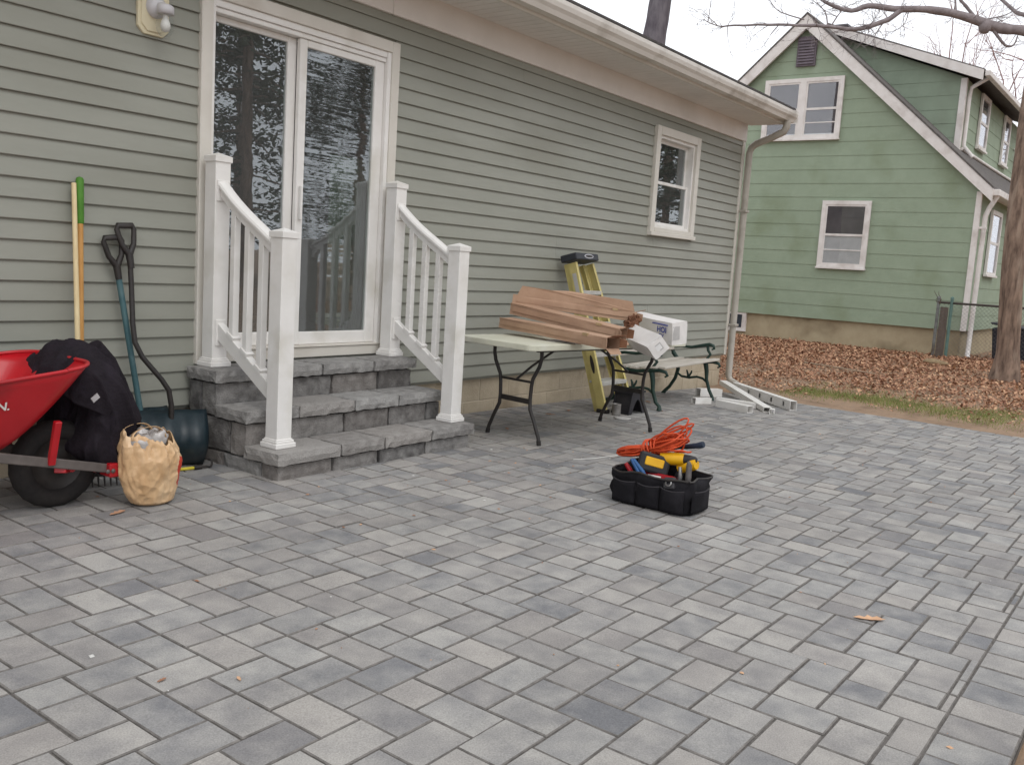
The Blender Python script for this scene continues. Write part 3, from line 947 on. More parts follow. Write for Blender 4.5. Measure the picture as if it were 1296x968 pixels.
# ------------------------------------------------------------------ wheelbarrow
def wheelbarrow():
    cx, cy = 2.09, -0.61
    g = gh(cx, cy)
    root = thing('wheelbarrow', (cx - 0.2, cy, g), 'red wheelbarrow with a black tyre standing against the siding at the left edge', 'wheelbarrow')
    mr = mat('red_tray', S(186, 24, 34), S(172, 20, 30), scale=5, rough=0.38, coat=0.15, spec=0.45, c3=S(140, 24, 30), scale3=3)
    # tray: rings from the flat bottom up to the rim (x0 rear, x1 front, half width, z by x)
    mb = MB()
    rings = []
    lv = 9
    for k in range(lv):
        t = k / (lv - 1)
        xb, xf = 1.42 - 0.30 * t, 1.80 + 0.33 * t ** 0.85
        hw = 0.20 + 0.125 * t
        zc = 0.045 + 0.30 * t
        pts = []
        r = 0.07 + 0.08 * t
        n = 8
        for (sx, sy, a0) in ((1, -1, -90), (1, 1, 0), (-1, 1, 90), (-1, -1, 180)):
            ccx = (xf - r) if sx > 0 else (xb + r)
            ccy = cy + sy * (hw - r)
            for q in range(n + 1):
                a = math.radians(a0 + 90 * q / n)
                px = ccx + r * math.cos(a); py = ccy + r * math.sin(a)
                pts.append((px, py, zc + (px - 1.8) * 0.12 * t + 0.012 * t))
        rings.append(pts)
    n = len(rings[0])
    vs = [p for r_ in rings for p in r_]
    fs = [(i * n + k, i * n + (k + 1) % n, (i + 1) * n + (k + 1) % n, (i + 1) * n + k) for i in range(lv - 1) for k in range(n)]
    fs.append(tuple(reversed(range(n))))
    mb.add(vs, fs, True)
    tray = mb.build('tray', mr, root, solid=0.005)
    mb = MB()
    mb.tube([Vector(p) + Vector((0, 0, 0.002)) for p in rings[-1]] + [rings[-1][0]], 0.009, 8, cap=False)
    mb.build('rolled_rim', mr, tray)
    # lettering on the near side of the tray
    t = 0.63
    text_mesh('N.', 0.052, basis((1.708, cy - (0.20 + 0.125 * t) - 0.008, 0.225), (1, 0.0, 0.04), (0, -0.36, 0.95)), 'lettering', mat('white_print', S(232, 226, 220), rough=0.6), tray)
    # frame rails from the handles down to the front guard
    for s in (-1, 1):
        mb = MB()
        mb.bar((0.75, cy + s * 0.30, 0.19), (1.55, cy + s * 0.22, 0.062), 0.028, 0.045)
        mb.bar((1.545, cy + s * 0.2205, 0.062), (2.27, cy + s * 0.155, -0.115), 0.026, 0.042)
        mb.build('frame_rail', mat('rail_grey', S(108, 100, 96), S(92, 85, 81), scale=12, rough=0.55), root, bevel=0.004)
        mb = MB(); mb.bar((1.975, cy + s * 0.195, -0.05), (1.98, cy + s * 0.245, 0.15), 0.024, 0.03, (1, 0, 0)); mb.build('tray_strut', mr, root, bevel=0.003)
        mb = MB(); mb.bar((2.03, cy + s * 0.165, -0.075), (2.09, cy + s * 0.10, -0.092), 0.05, 0.05); mb.tube([(2.09, cy + s * 0.075, -0.09), (2.09, cy + s * 0.16, -0.09)], 0.016, 10); mb.build('axle_bracket', mr, root, bevel=0.003)
        mb = MB()
        mb.tube([(1.25, cy + s * 0.235, 0.06), (1.2, cy + s * 0.25, -0.1), (1.18, cy + s * 0.26, gh(1.18, cy) + 0.016), (1.34, cy + s * 0.26, gh(1.34, cy) + 0.016), (1.5, cy + s * 0.225, 0.03)], 0.015, 8)
        mb.build('leg', M_black, root)
    mb = MB(); mb.box(2.245, 2.30, cy - 0.20, cy + 0.20, -0.15, -0.085); mb.build('front_guard', mr, root, bevel=0.006)
    mb = MB()
    for px in (2.235, 2.26): mb.lathe([(0.0, -0.006), (0.009, -0.004), (0.011, 0)], (px, cy - 0.202, -0.117), 10, 'y')
    mb.build('bolt', M_grey, root)
    # wheel
    wc = Vector((cx, cy, g + 0.203))
    mb = MB()
    ring = []
    R, r = 0.155, 0.048
    nn, mm = 40, 12
    vs = []
    for i in range(nn):
        a = 2 * math.pi * i / nn
        for j in range(mm):
            b = 2 * math.pi * j / mm
            rr = R + r * math.cos(b) + (0.003 if (j in (0, 1, mm - 1) and i % 2) else 0)
            vs.append(wc + Vector((rr * math.cos(a), r * 1.05 * math.sin(b), rr * math.sin(a))))
    fs = [(i * mm + j, ((i + 1) % nn) * mm + j, ((i + 1) % nn) * mm + (j + 1) % mm, i * mm + (j + 1) % mm) for i in range(nn) for j in range(mm)]
    mb.add(vs, fs, True)
    tyre = mb.build('wheel', M_rubber, root)
    mb = MB()
    for s in (-1, 1):
        mb.lathe([(0.0, s * 0.03), (0.03, s * 0.032), (0.035, s * 0.012), (0.09, s * 0.012), (0.112, s * 0.026), (0.12, s * 0.03)], wc, 28, 'y')
    mb.build('rim', M_black, tyre)
wheelbarrow()

# ------------------------------------------------------------------ jacket draped over the barrow's nose
def jacket():
    mb = MB()
    # closed outline of the bundled cloth in x-z: over the nose, down outside, back up under the tray
    out = [(2.05, 0.28), (2.065, 0.36), (2.11, 0.42), (2.18, 0.445), (2.26, 0.42), (2.34, 0.36), (2.395, 0.27), (2.43, 0.17), (2.445, 0.05), (2.44, -0.05), (2.41, -0.105), (2.34, -0.125), (2.26, -0.115), (2.18, -0.075), (2.14, 0.0), (2.16, 0.10), (2.165, 0.20), (2.165, 0.30), (2.15, 0.36), (2.11, 0.34), (2.07, 0.28)]
    m_ = len(out)
    P = smooth_path([(x, 0, z) for x, z in out] + [(out[0][0], 0, out[0][1])], 7)[:-1]
    n = len(P)
    cx_, cz_ = 2.26, 0.16
    ns = 90
    y0, y1 = -0.76, -0.27
    vs = []
    for j in range(ns + 1):
        v = j / ns
        e = abs(2 * v - 1)
        k = (1 - e ** 5) ** 0.5 * 0.20 + 0.80 if e < 1 else 0.80
        for p in P:
            px, pz = p.x, p.z
            # the ends of the bundle gather in and sag
            px = cx_ + (px - cx_) * k
            pz = cz_ + (pz - cz_) * k - 0.05 * e ** 3
            y = y0 + (y1 - y0) * v
            # near end slopes with the nose of the tray
            if px < 2.12 and pz > 0.2: y = max(y, -0.80)
            ang = math.atan2(pz - cz_, px - cx_)
            rg = 1 - min(1, 3.0 * abs(nz((px * 3 + 1, y * 9, pz * 2.2), 1.0, 2))); rg2 = 1 - min(1, 3.0 * abs(nz((px * 8, y * 15, pz * 6), 1.0, 5)))
            fold = 0.030 * rg * rg + 0.013 * rg2 - 0.02 + 0.026 * nz((px * 4, y * 4, pz * 3), 1.6)
            vs.append((px + fold * math.cos(ang), y + 0.02 * nz((px * 6, 1, pz * 6), 1.5), pz + fold * math.sin(ang)))
    fs = [(j * n + i, j * n + (i + 1) % n, (j + 1) * n + (i + 1) % n, (j + 1) * n + i) for j in range(ns) for i in range(n)]
    mb.add(vs, fs, True)
    # gathered ends
    for base, sg, yy in ((0, -1, y0 - 0.035), (ns * n, 1, y1 + 0.03)):
        prev = list(range(base, base + n))
        for r in (0.93, 0.86, 0.79, 0.72, 0.64, 0.56, 0.48, 0.40, 0.32, 0.24, 0.16, 0.08):
            cur = []
            for i in range(n):
                q = Vector(vs[base + i])
                x = cx_ + (q.x - cx_) * r; z = 0.10 + (q.z - 0.10) * (0.30 + 0.70 * r)
                rg = 1 - min(1, 2.6 * abs(nz((x * 8 + z * 2.5, 3, z * 1.6), 1.1, 4))); y = yy - sg * 0.035 * r ** 6 + sg * (0.035 * rg * rg - 0.012) * min(1, (1 - r) * 5) + 0.03 * nz((x * 5, 3, z * 3), 1.2) * min(1, (1 - r) * 5)
                cur.append(len(mb.v)); mb.v.append(Vector((x, y, z)))
            for i in range(n):
                f = (prev[i], prev[(i + 1) % n], cur[(i + 1) % n], cur[i])
                mb.f.append(f); mb.mi.append(0); mb.sm.append(True); mb.tone.append(None)
            prev = cur
        mb.f.append(tuple(prev)); mb.mi.append(0); mb.sm.append(True); mb.tone.append(None)
    m = mat('navy_black_cloth', S(42, 37, 42), S(34, 30, 34), scale=9, rough=0.95, bump=0.5, bscale=90, spec=0.12, c3=S(50, 44, 52), scale3=5)
    o = mb.build('jacket', m, None, origin=(2.25, -0.57, 0.3))
    tag(o, 'dark jacket draped over the front of the red wheelbarrow', 'jacket')
    # sleeve
    mb = MB()
    pts = [(2.36, -0.42, 0.40), (2.44, -0.40, 0.32), (2.50, -0.40, 0.22), (2.525, -0.42, 0.14)]
    mb.tube(pts, [0.06, 0.062, 0.058, 0.05], 14)
    for i, v in enumerate(mb.v): mb.v[i] = v + Vector((nz(v, 14), nz(v, 14, 4), nz(v, 14, 8))) * 0.018
    s = mb.build('sleeve', m, o)
    mb = MB(); M = basis((2.16, -0.83, 0.235), (0.8, 0.2, 0.5), (-0.4, 0.1, 0.9)); mb.box(-0.02, 0.02, -0.012, 0.012, 0, 0.004, M); mb.build('care_label', mat('cloth_label', S(170, 165, 165), rough=0.9), o)
jacket()

# ------------------------------------------------------------------ plastic shopping bag
def plastic_bag():
    c = Vector((2.425, -0.83, gh(2.42, -0.83)))
    m = crinkle(mat('tan_plastic', S(214, 178, 136), S(200, 160, 116), scale=10, rough=0.3, bump=0.5, bscale=34, spec=0.5, stretch=(1, 1, 0.5), c3=S(224, 194, 156), scale3=7), 17, 0.36)
    mred = mat('red_print', S(196, 62, 40), S(180, 52, 34), scale=8, rough=0.45)
    mb = MB()
    prof = [(0.0, 0.002), (0.075, 0.003), (0.105, 0.016), (0.128, 0.075), (0.146, 0.15), (0.156, 0.22), (0.152, 0.27), (0.142, 0.30), (0.134, 0.33), (0.128, 0.34)]
    n = 120
    vs = []
    L = len(prof)
    fine = []
    for i in range(L - 1):
        for q in range(8):
            f = q / 8
            fine.append((prof[i][0] * (1 - f) + prof[i + 1][0] * f, prof[i][1] * (1 - f) + prof[i + 1][1] * f))
    fine.append(prof[-1])
    for (r, h) in fine:
        for k in range(n):
            a = 2 * math.pi * k / n
            p = Vector((r * math.cos(a) * 1.0, r * math.sin(a) * 0.72, h))
            cr = 0.014 * nz((math.cos(a) * 1.6, math.sin(a) * 1.6, h * 7), 1.0, 3) - 0.011 * (1 - min(1, 2.4 * abs(nz((math.cos(a) * 2.4 + h * 5, math.sin(a) * 2.4, h * 4), 1.1, 1)))) * (0.4 + h * 2) - 0.0045 * (1 - min(1, 3 * abs(nz((math.cos(a) * 4 - h * 9, math.sin(a) * 4, h * 14), 1.0, 6))))
            cr *= min(1, h / 0.04)
            p += Vector((math.cos(a), math.sin(a), 0)) * cr
            p.x *= 1.0 + (0.10 if p.x > 0 else -0.06) * math.sin(min(1.0, h / 0.34) * 2.6)
            p.x += -0.035 * (1 - h / 0.34) * (p.x < 0) * 0 + 0.03 * (1 - min(1, h / 0.2)) ** 2
            lean = 0.06 * h
            vs.append(c + p + Vector((-lean * 0.6, 0, (0.05 * nz((math.cos(a) * 1.5, math.sin(a) * 1.5, 2), 1) + 0.03 * nz((math.cos(a) * 5, math.sin(a) * 5, 2), 1) - 0.03 * math.cos(a + 0.6)) * (h / 0.34) ** 3)))
    fs = []; red = []
    for i in range(len(fine) - 1):
        for k in range(n):
            q = (i * n + k, i * n + (k + 1) % n, (i + 1) * n + (k + 1) % n, (i + 1) * n + k)
            a = 2 * math.pi * (k + .5) / n
            h = fine[i][1]
            isred = (0.07 + 0.03 * nz((a * 4, h * 20, 0), 1) < h < 0.235 and -0.75 < (a if a < math.pi else a - 2 * math.pi) < -0.30)
            (red if isred else fs).append(q)
    o_ = mb.add(vs, fs, True)
    mb.cur = 1
    for q in red:
        mb.f.append(tuple(i + o_ for i in q)); mb.mi.append(1); mb.sm.append(True); mb.tone.append(None)
    bag = mb.build('plastic_bag', [m, mred], None, origin=tuple(c), solid=0.0015)
    tag(bag, 'tan plastic shopping bag with red print standing by the wheelbarrow wheel', 'bag')
    mb = MB()
    for s in (-1, 1):
        pts = []
        for k in range(13):
            a = math.pi * k / 12
            pts.append(c + Vector((-0.03 + 0.085 * math.cos(a), s * 0.05 + 0.01 * math.sin(3 * a), 0.325 + 0.062 * math.sin(a))))
        vs = []
        for k, p in enumerate(pts):
            vs += [p + Vector((0, -0.014, 0.004)), p + Vector((0, 0.014, -0.004))]
        mb.add(vs, [(2 * k, 2 * k + 2, 2 * k + 3, 2 * k + 1) for k in range(12)], True)
    mb.build('handle', m, bag, solid=0.002)
    mb = MB()
    for (dx, dy, dz, r) in ((-0.06, -0.03, 0.30, 0.055), (0.03, -0.02, 0.315, 0.05), (-0.01, 0.04, 0.31, 0.05)):
        vs = []; nn = 16
        for i in range(nn + 1):
            for k in range(nn):
                th = math.pi * i / nn; a = 2 * math.pi * k / nn
                d = Vector((math.sin(th) * math.cos(a), math.sin(th) * math.sin(a), math.cos(th)))
                vs.append(c + Vector((dx, dy, dz)) + d * (r * (1 + 0.35 * nz(d, 2.5, dx * 40))))
        mb.add(vs, [(i * nn + k, (i + 1) * nn + k, (i + 1) * nn + (k + 1) % nn, i * nn + (k + 1) % nn) for i in range(nn) for k in range(nn)], True)
    mb.build('crumpled_wrapper', mat('clear_plastic', S(186, 180, 176), S(160, 154, 150), scale=12, rough=0.22, spec=0.6), bag)
plastic_bag()

# ------------------------------------------------------------------ poles, rake and snow shovels against the wall
M_pale = mat('pale_wood', S(222, 203, 160), S(208, 186, 142), scale=6, rough=0.6, stretch=(6, 6, 0.8))
M_ash = mat('varnished_ash', S(206, 156, 92), S(188, 136, 74), scale=6, rough=0.45, stretch=(6, 6, 0.8))
M_green = mat('green_grip', S(84, 138, 48), S(74, 124, 42), scale=10, rough=0.6)
M_teal = mat('teal_shaft', S(72, 104, 108), S(58, 88, 94), scale=10, rough=0.45, c3=S(96, 120, 122), scale3=6)
M_shov = mat('dark_teal_plastic', S(28, 40, 46), S(36, 50, 56), scale=9, rough=0.35, c3=S(60, 66, 68), scale3=5)
def long_tools():
    zg = gh(2.4, -0.2)
    root = thing('garden_rake', (2.42, -0.34, zg), 'rake with a pale bare wooden handle and dark tines beside the plastic bag', 'rake')
    mb = MB(); mb.tube([(2.355, -0.345, zg + 0.055), (2.474, -0.048, 1.215)], [0.0135, 0.0125], 12); mb.build('handle', M_pale, root)
    mb = MB()
    d = Vector((0.93, -0.37, 0)).normalized()
    c = Vector((2.40, -0.40, zg + 0.06))
    mb.bar(c - d * 0.19, c + d * 0.19, 0.02, 0.022)
    mb.tube([c - d * 0.15, c - d * 0.06 + Vector((0, 0.035, 0.05)), Vector((2.36, -0.345, zg + 0.10)), c + d * 0.06 + Vector((0, 0.035, 0.05)), c + d * 0.15], 0.007, 6)
    h = mb.build('rake_head', M_black, root)
    for k in range(14):
        q = c + d * (-0.185 + 0.37 * k / 13)
        mb = MB(); mb.tube([q, q + Vector((-0.01, -0.02, -0.03)), q + Vector((-0.012, -0.028, -0.058))], [0.005, 0.005, 0.003], 6); mb.build('tine', M_black, h)
    root = thing('long_handled_tool', (2.46, -0.14, zg), 'long varnished wooden handle with a green grip leaning on the siding', 'handle')
    a, b = Vector((2.435, -0.20, zg + 0.002)), Vector((2.507, -0.044, 1.25))
    e = a + (b - a) * 0.845
    mb = MB(); mb.tube([a, e], [0.017, 0.0165], 12); mb.build('shaft', M_ash, root)
    mb = MB(); mb.tube([e, e + (b - e) * 0.02, b - (b - e) * 0.06, b - (b - e) * 0.02, b], [0.017, 0.0195, 0.0195, 0.016, 0.006], 14); mb.build('grip', M_green, root)
    def dgrip(root, top, d, w, hgt, m):
        """closed D handle; top centre, down direction d"""
        d = Vector(d).normalized(); s = Vector((1, 0, 0)); s = (s - d * s.dot(d)).normalized()
        p0 = Vector(top)
        pts = [p0 + d * hgt, p0 - s * w * 0.35 + d * hgt * 0.62, p0 - s * w / 2 + d * hgt * 0.12, p0 - s * w * 0.42, p0 + s * w * 0.42, p0 + s * w / 2 + d * hgt * 0.12, p0 + s * w * 0.35 + d * hgt * 0.62, p0 + d * hgt]
        mb = MB(); mb.tube(pts, [0.018, 0.015, 0.014, 0.016, 0.016, 0.014, 0.015, 0.018], 10)
        mb.tube([p0 + d * (hgt - 0.01), p0 + d * (hgt + 0.07)], [0.02, 0.017], 10)
        return mb.build('grip', M_black, root)
    def scoop(root, c, yaw, w, h, depth, m):
        """curved snow blade: concave side turned to the wall"""
        mb = MB()
        nx, nzk = 16, 14
        vs = []
        cs, sn_ = math.cos(yaw), math.sin(yaw)
        for i in range(nx + 1):
            u = i / nx * 2 - 1
            for k in range(nzk + 1):
                t = k / nzk
                lx = u * w / 2 * (1 - 0.08 * (1 - t))
                ly = -depth * math.sin(math.pi * (0.12 + 0.80 * t)) - 0.012 * math.cos(u * 9) * (t > 0.1)
                lz = h * t
                vs.append((c[0] + lx * cs - ly * sn_, c[1] + lx * sn_ + ly * cs, c[2] + lz))
        k_ = nzk + 1
        mb.add(vs, [(i * k_ + k, (i + 1) * k_ + k, (i + 1) * k_ + k + 1, i * k_ + k + 1) for i in range(nx) for k in range(nzk)], True)
        return mb.build('scoop', m, root, solid=0.006)
    # straight shovel, teal shaft
    zg = gh(2.8, -0.15)
    root = thing('snow_shovel', (2.80, -0.14, zg), 'snow shovel with a straight teal shaft and black loop grip', 'shovel', 'snow shovels beside the steps')
    top = Vector((2.682, -0.05, 0.952)); bot = Vector((2.80, -0.15, -0.01))
    d = (bot - top).normalized()
    dgrip(root, top, d, 0.105, 0.155, M_black)
    mb = MB(); mb.tube([top + d * 0.17, bot + d * 0.10], 0.0165, 12); mb.build('shaft', M_teal, root)
    scoop(root, (2.80, -0.07, zg + 0.003), 0.06, 0.40, 0.31, 0.12, M_shov)
    # bent shovel, black shaft
    root = thing('snow_shovel', (2.93, -0.24, zg), 'snow shovel with a bent black shaft and dark scoop nearest the steps', 'shovel', 'snow shovels beside the steps')
    top = Vector((2.752, -0.052, 1.02))
    p1 = Vector((2.765, -0.085, 0.84))
    dgrip(root, top, (p1 - top), 0.10, 0.16, M_black)
    mb = MB(); mb.tube([top + (p1 - top).normalized() * 0.18, (2.765, -0.10, 0.7), (2.748, -0.145, 0.50), (2.75, -0.165, 0.40), (2.78, -0.19, 0.32), (2.865, -0.24, 0.20), (2.90, -0.255, 0.14), (2.913, -0.26, 0.06), (2.915, -0.262, -0.06)], 0.0145, 12); mb.build('shaft', M_black, root)
    scoop(root, (2.935, -0.17, zg + 0.002), -0.42, 0.43, 0.31, 0.17, M_shov)
    # bungee
    zg = gh(2.95, -0.4)
    root = thing('bungee_cord', (2.95, -0.39, zg), 'yellow bungee strap with a black hook on the pavers by the steps', 'bungee cord')
    mb = MB(); mb.tube([(2.62, -0.36, zg + 0.012), (2.75, -0.355, zg + 0.011), (2.88, -0.37, zg + 0.011), (2.985, -0.39, zg + 0.011)], 0.0095, 8); mb.build('strap', mat('yellow_strap', S(206, 190, 62), S(186, 170, 52), scale=30, rough=0.7), root)
    mb = MB(); mb.tube([(2.975, -0.388, zg + 0.012), (3.02, -0.395, zg + 0.012)], 0.013, 8)
    hk = [(3.02, -0.395, zg + 0.012), (3.05, -0.40, zg + 0.012)]
    for k in range(8):
        a = -math.pi * 0.5 + math.pi * 1.15 * k / 7
        hk.append((3.065 + 0.024 * math.cos(a), -0.392 + 0.02 * math.sin(a) * 0.6, zg + 0.03 + 0.022 * math.sin(a)))
    mb.tube(hk, 0.0055, 8); mb.build('hook', M_black, root)
long_tools()

# ------------------------------------------------------------------ folding table
TZ = 0.418
def table():
    c = Vector((5.92, -0.97, 0))
    ang = math.radians(-8)
    g = gh(5.9, -0.97)
    root = thing('folding_table', (c.x, c.y, g), 'folding table with an off white plastic top and black bent steel legs', 'table')
    M = Matrix.Translation((c.x, c.y, 0)) @ Matrix.Rotation(ang, 4, 'Z')
    mt = mat('table_plastic', S(205, 204, 186), S(196, 195, 176), scale=6, rough=0.55, bump=0.15, bscale=150, c3=S(214, 213, 202), scale3=2)
    mb = MB()
    L, w, r = 0.915, 0.378, 0.055
    poly = []
    for (sx, sy, a0) in ((1, -1, -90), (1, 1, 0), (-1, 1, 90), (-1, -1, 180)):
        for q in range(7):
            a = math.radians(a0 + 90 * q / 6)
            poly.append(M @ Vector((sx * (L - r) + r * math.cos(a), sy * (w - r) + r * math.sin(a), TZ - 0.042)))
    mb.prism(poly, (0, 0, 0.042))
    mb.build('table_top', mt, root, bevel=0.006, seg=2)
    for s in (-1, 1):
        mb = MB()
        a, b = M @ Vector((-0.75, s * 0.28, TZ - 0.052)), M @ Vector((0.75, s * 0.28, TZ - 0.052))
        mb.bar(a, b, 0.02, 0.018); mb.build('side_rail', M_black, root)
    for s in (-1, 1):
        xx = s * 0.655
        for t in (-1, 1):
            foot = M @ Vector((xx, t * 0.252, 0)); foot.z = gh(foot.x, foot.y) + 0.001
            H = TZ - 0.05 - foot.z
            def P(yy, f): 
                p = M @ Vector((xx, t * yy, 0)); p.z = foot.z + H * f; return p
            mb = MB()
            mb.tube([P(0.262, 0), P(0.252, 0.08), P(0.20, 0.24), P(0.155, 0.36), P(0.15, 0.46), P(0.155, 0.60), P(0.165, 0.68), P(0.22, 0.82), P(0.235, 0.90), P(0.235, 1.0)], 0.0135, 10)
            leg = mb.build('leg', M_black, root)
            mb = MB(); mb.tube([P(0.263, 0.0), P(0.257, 0.05)], 0.0165, 10); mb.build('foot_cap', M_rubber, leg)
        def Q(yy, z, x=xx):
            p = M @ Vector((x, yy, z)); return p
        zg = g
        mb = MB(); mb.bar(Q(-0.152, zg + 0.30), Q(0.152, zg + 0.30), 0.012, 0.036); mb.build('cross_bar', M_black, root)
        mb = MB(); mb.tube([Q(0.0, TZ - 0.06, s * 0.20), Q(0.0, zg + 0.53, s * 0.50), Q(0.0, zg + 0.44, xx)], 0.009, 8); mb.tube([Q(-0.15, zg + 0.44), Q(0.15, zg + 0.44)], 0.009, 8); mb.build('brace', M_black, root)
table()

# ------------------------------------------------------------------ cartons on the table
M_card = mat('brown_cardboard', S(180, 148, 124), S(170, 138, 114), scale=7, rough=0.85, bump=0.1, bscale=60, c3=S(158, 126, 104), scale3=4)
M_cardin = mat('cardboard_inside', S(140, 100, 74), S(120, 84, 62), scale=8, rough=0.9)
M_wcard = mat('white_cardboard', S(226, 222, 218), S(214, 210, 206), scale=5, rough=0.7, c3=S(200, 196, 192), scale3=3)
M_kraft = mat('kraft_paper', S(120, 82, 60), S(96, 64, 48), scale=9, rough=0.9)
M_blue = mat('blue_print', S(52, 66, 150), S(46, 58, 136), scale=8, rough=0.7)
def frame_of(a, b, roll=0.0):
    d = (b - a).normalized()
    up = Vector((0, 0, 1))
    s = d.cross(up).normalized()
    u = s.cross(d).normalized()
    R = Matrix.Rotation(roll, 3, d)
    s, u = R @ s, R @ u
    return Matrix(((s.x, d.x, u.x, a.x), (s.y, d.y, u.y, a.y), (s.z, d.z, u.z, a.z), (0, 0, 0, 1))), (b - a).length
def carton(a, b, w, h, label, m, roll=0.0, open_end=True, flap=None, name='cardboard_box', mi=None, tape=False):
    """long box from a (back) to b (front end turned to the yard)"""
    a, b = Vector(a), Vector(b)
    M, ln = frame_of(a, b, roll)
    root = thing(name, tuple((a + b) / 2), label, 'box', 'long boxes on the folding table')
    # thin board shell, a little bowed and dented along its length
    mb = MB()
    rng = random.Random(int(abs(a.x * 977 + b.y * 131)))
    ns, c4 = 14, 5
    ring = []
    per = []
    for (p, q) in (((-w / 2, -h / 2), (w / 2, -h / 2)), ((w / 2, -h / 2), (w / 2, h / 2)), ((w / 2, h / 2), (-w / 2, h / 2)), ((-w / 2, h / 2), (-w / 2, -h / 2))):
        for k in range(c4): per.append((p[0] + (q[0] - p[0]) * k / c4, p[1] + (q[1] - p[1]) * k / c4, k))
    nper = len(per)
    sd_ = rng.uniform(0, 40)
    vs = []
    for i in range(ns + 1):
        y = ln * i / ns
        for (x, z, k) in per:
            dent = 0.0 if k == 0 else 0.010 * nz((x * 6, y * 4, z * 6), 1.0, sd_)
            l = max(0.01, math.hypot(x, z))
            vs.append(M @ Vector((x + x / l * dent + 0.007 * nz((y * 3, 0, 0), 1, sd_), y + (0.006 * nz((x * 20, z * 20, i), 1, sd_) if i == ns else 0), z + z / l * dent + 0.006 * nz((y * 3, 5, 0), 1, sd_))))
    fs = [(i * nper + k, i * nper + (k + 1) % nper, (i + 1) * nper + (k + 1) % nper, (i + 1) * nper + k) for i in range(ns) for k in range(nper)]
    fs.append(tuple(range(nper)))
    if not open_end: fs.append(tuple(reversed(range(ns * nper, (ns + 1) * nper))))
    mb.add(vs, fs, False)
    body = mb.build('carton', m, root, solid=0.003)
    # glued seam running the length of the side, and a strip of tape
    if open_end:
        mb = MB(); mb.box(w / 2 + 0.0045, w / 2 + 0.0065, ln * 0.03, ln * 0.97, -h * 0.16, h * 0.30, M); mb.build('seam_flap', m, body)
    if open_end:
        mb = MB(); mb.box(w / 2 - 0.01, w / 2 + 0.0085, ln * 0.80, ln * 0.845, h / 2 - 0.012, h / 2 + 0.0065, M); mb.build('packing_tape', mat('brown_tape', S(178, 152, 116), S(166, 140, 104), rough=0.3), body)
    if open_end:
        k = 0
        for (sx, sz, ww, hh) in ((-1, 0, h, 0.05), (1, 0, h, 0.06), (0, 1, w, 0.07), (0, -1, w, 0.05)):
            mb = MB(); k += 1
            sp = (0.55, 0.8, 0.35, 0.7)[k - 1]
            if sx:
                p = [(sx * w / 2, ln, -h / 2 + 0.006), (sx * w / 2, ln, h / 2 - 0.006), (sx * (w / 2 + hh * math.sin(sp)), ln + hh * math.cos(sp), h / 2 - 0.012), (sx * (w / 2 + hh * math.sin(sp)), ln + hh * math.cos(sp), -h / 2 + 0.012)]
            else:
                p = [(-w / 2 + 0.005, ln, sz * h / 2), (w / 2 - 0.005, ln, sz * h / 2), (w / 2 - 0.012, ln + hh * math.cos(sp), sz * (h / 2 + hh * math.sin(sp))), (-w / 2 + 0.012, ln + hh * math.cos(sp), sz * (h / 2 + hh * math.sin(sp)))]
            mb.add([M @ Vector(q) for q in p], [(0, 1, 2, 3)])
            mb.build('flap', M_cardin if k % 2 else m, body, solid=0.003)
    if flap:
        mb = MB()
        p = [(-w / 2, 0.03, h / 2), (-w / 2, ln * 0.98, h / 2), (-w / 2 - 0.004, ln * 0.95, h / 2 + flap), (-w / 2 + 0.004, ln * 0.45, h / 2 + flap * 1.15), (-w / 2 - 0.012, ln * 0.3, h / 2 + flap * 0.95), (-w / 2 - 0.006, 0.06, h / 2 + flap)]
        if flap: p = [(w / 2 - (q[0] + w / 2), q[1], q[2]) for q in p]
        mb.add([M @ Vector(q) for q in p], [tuple(range(6))])
        mb.build('lid_flap', m, body, solid=0.003)
    return root, M, ln
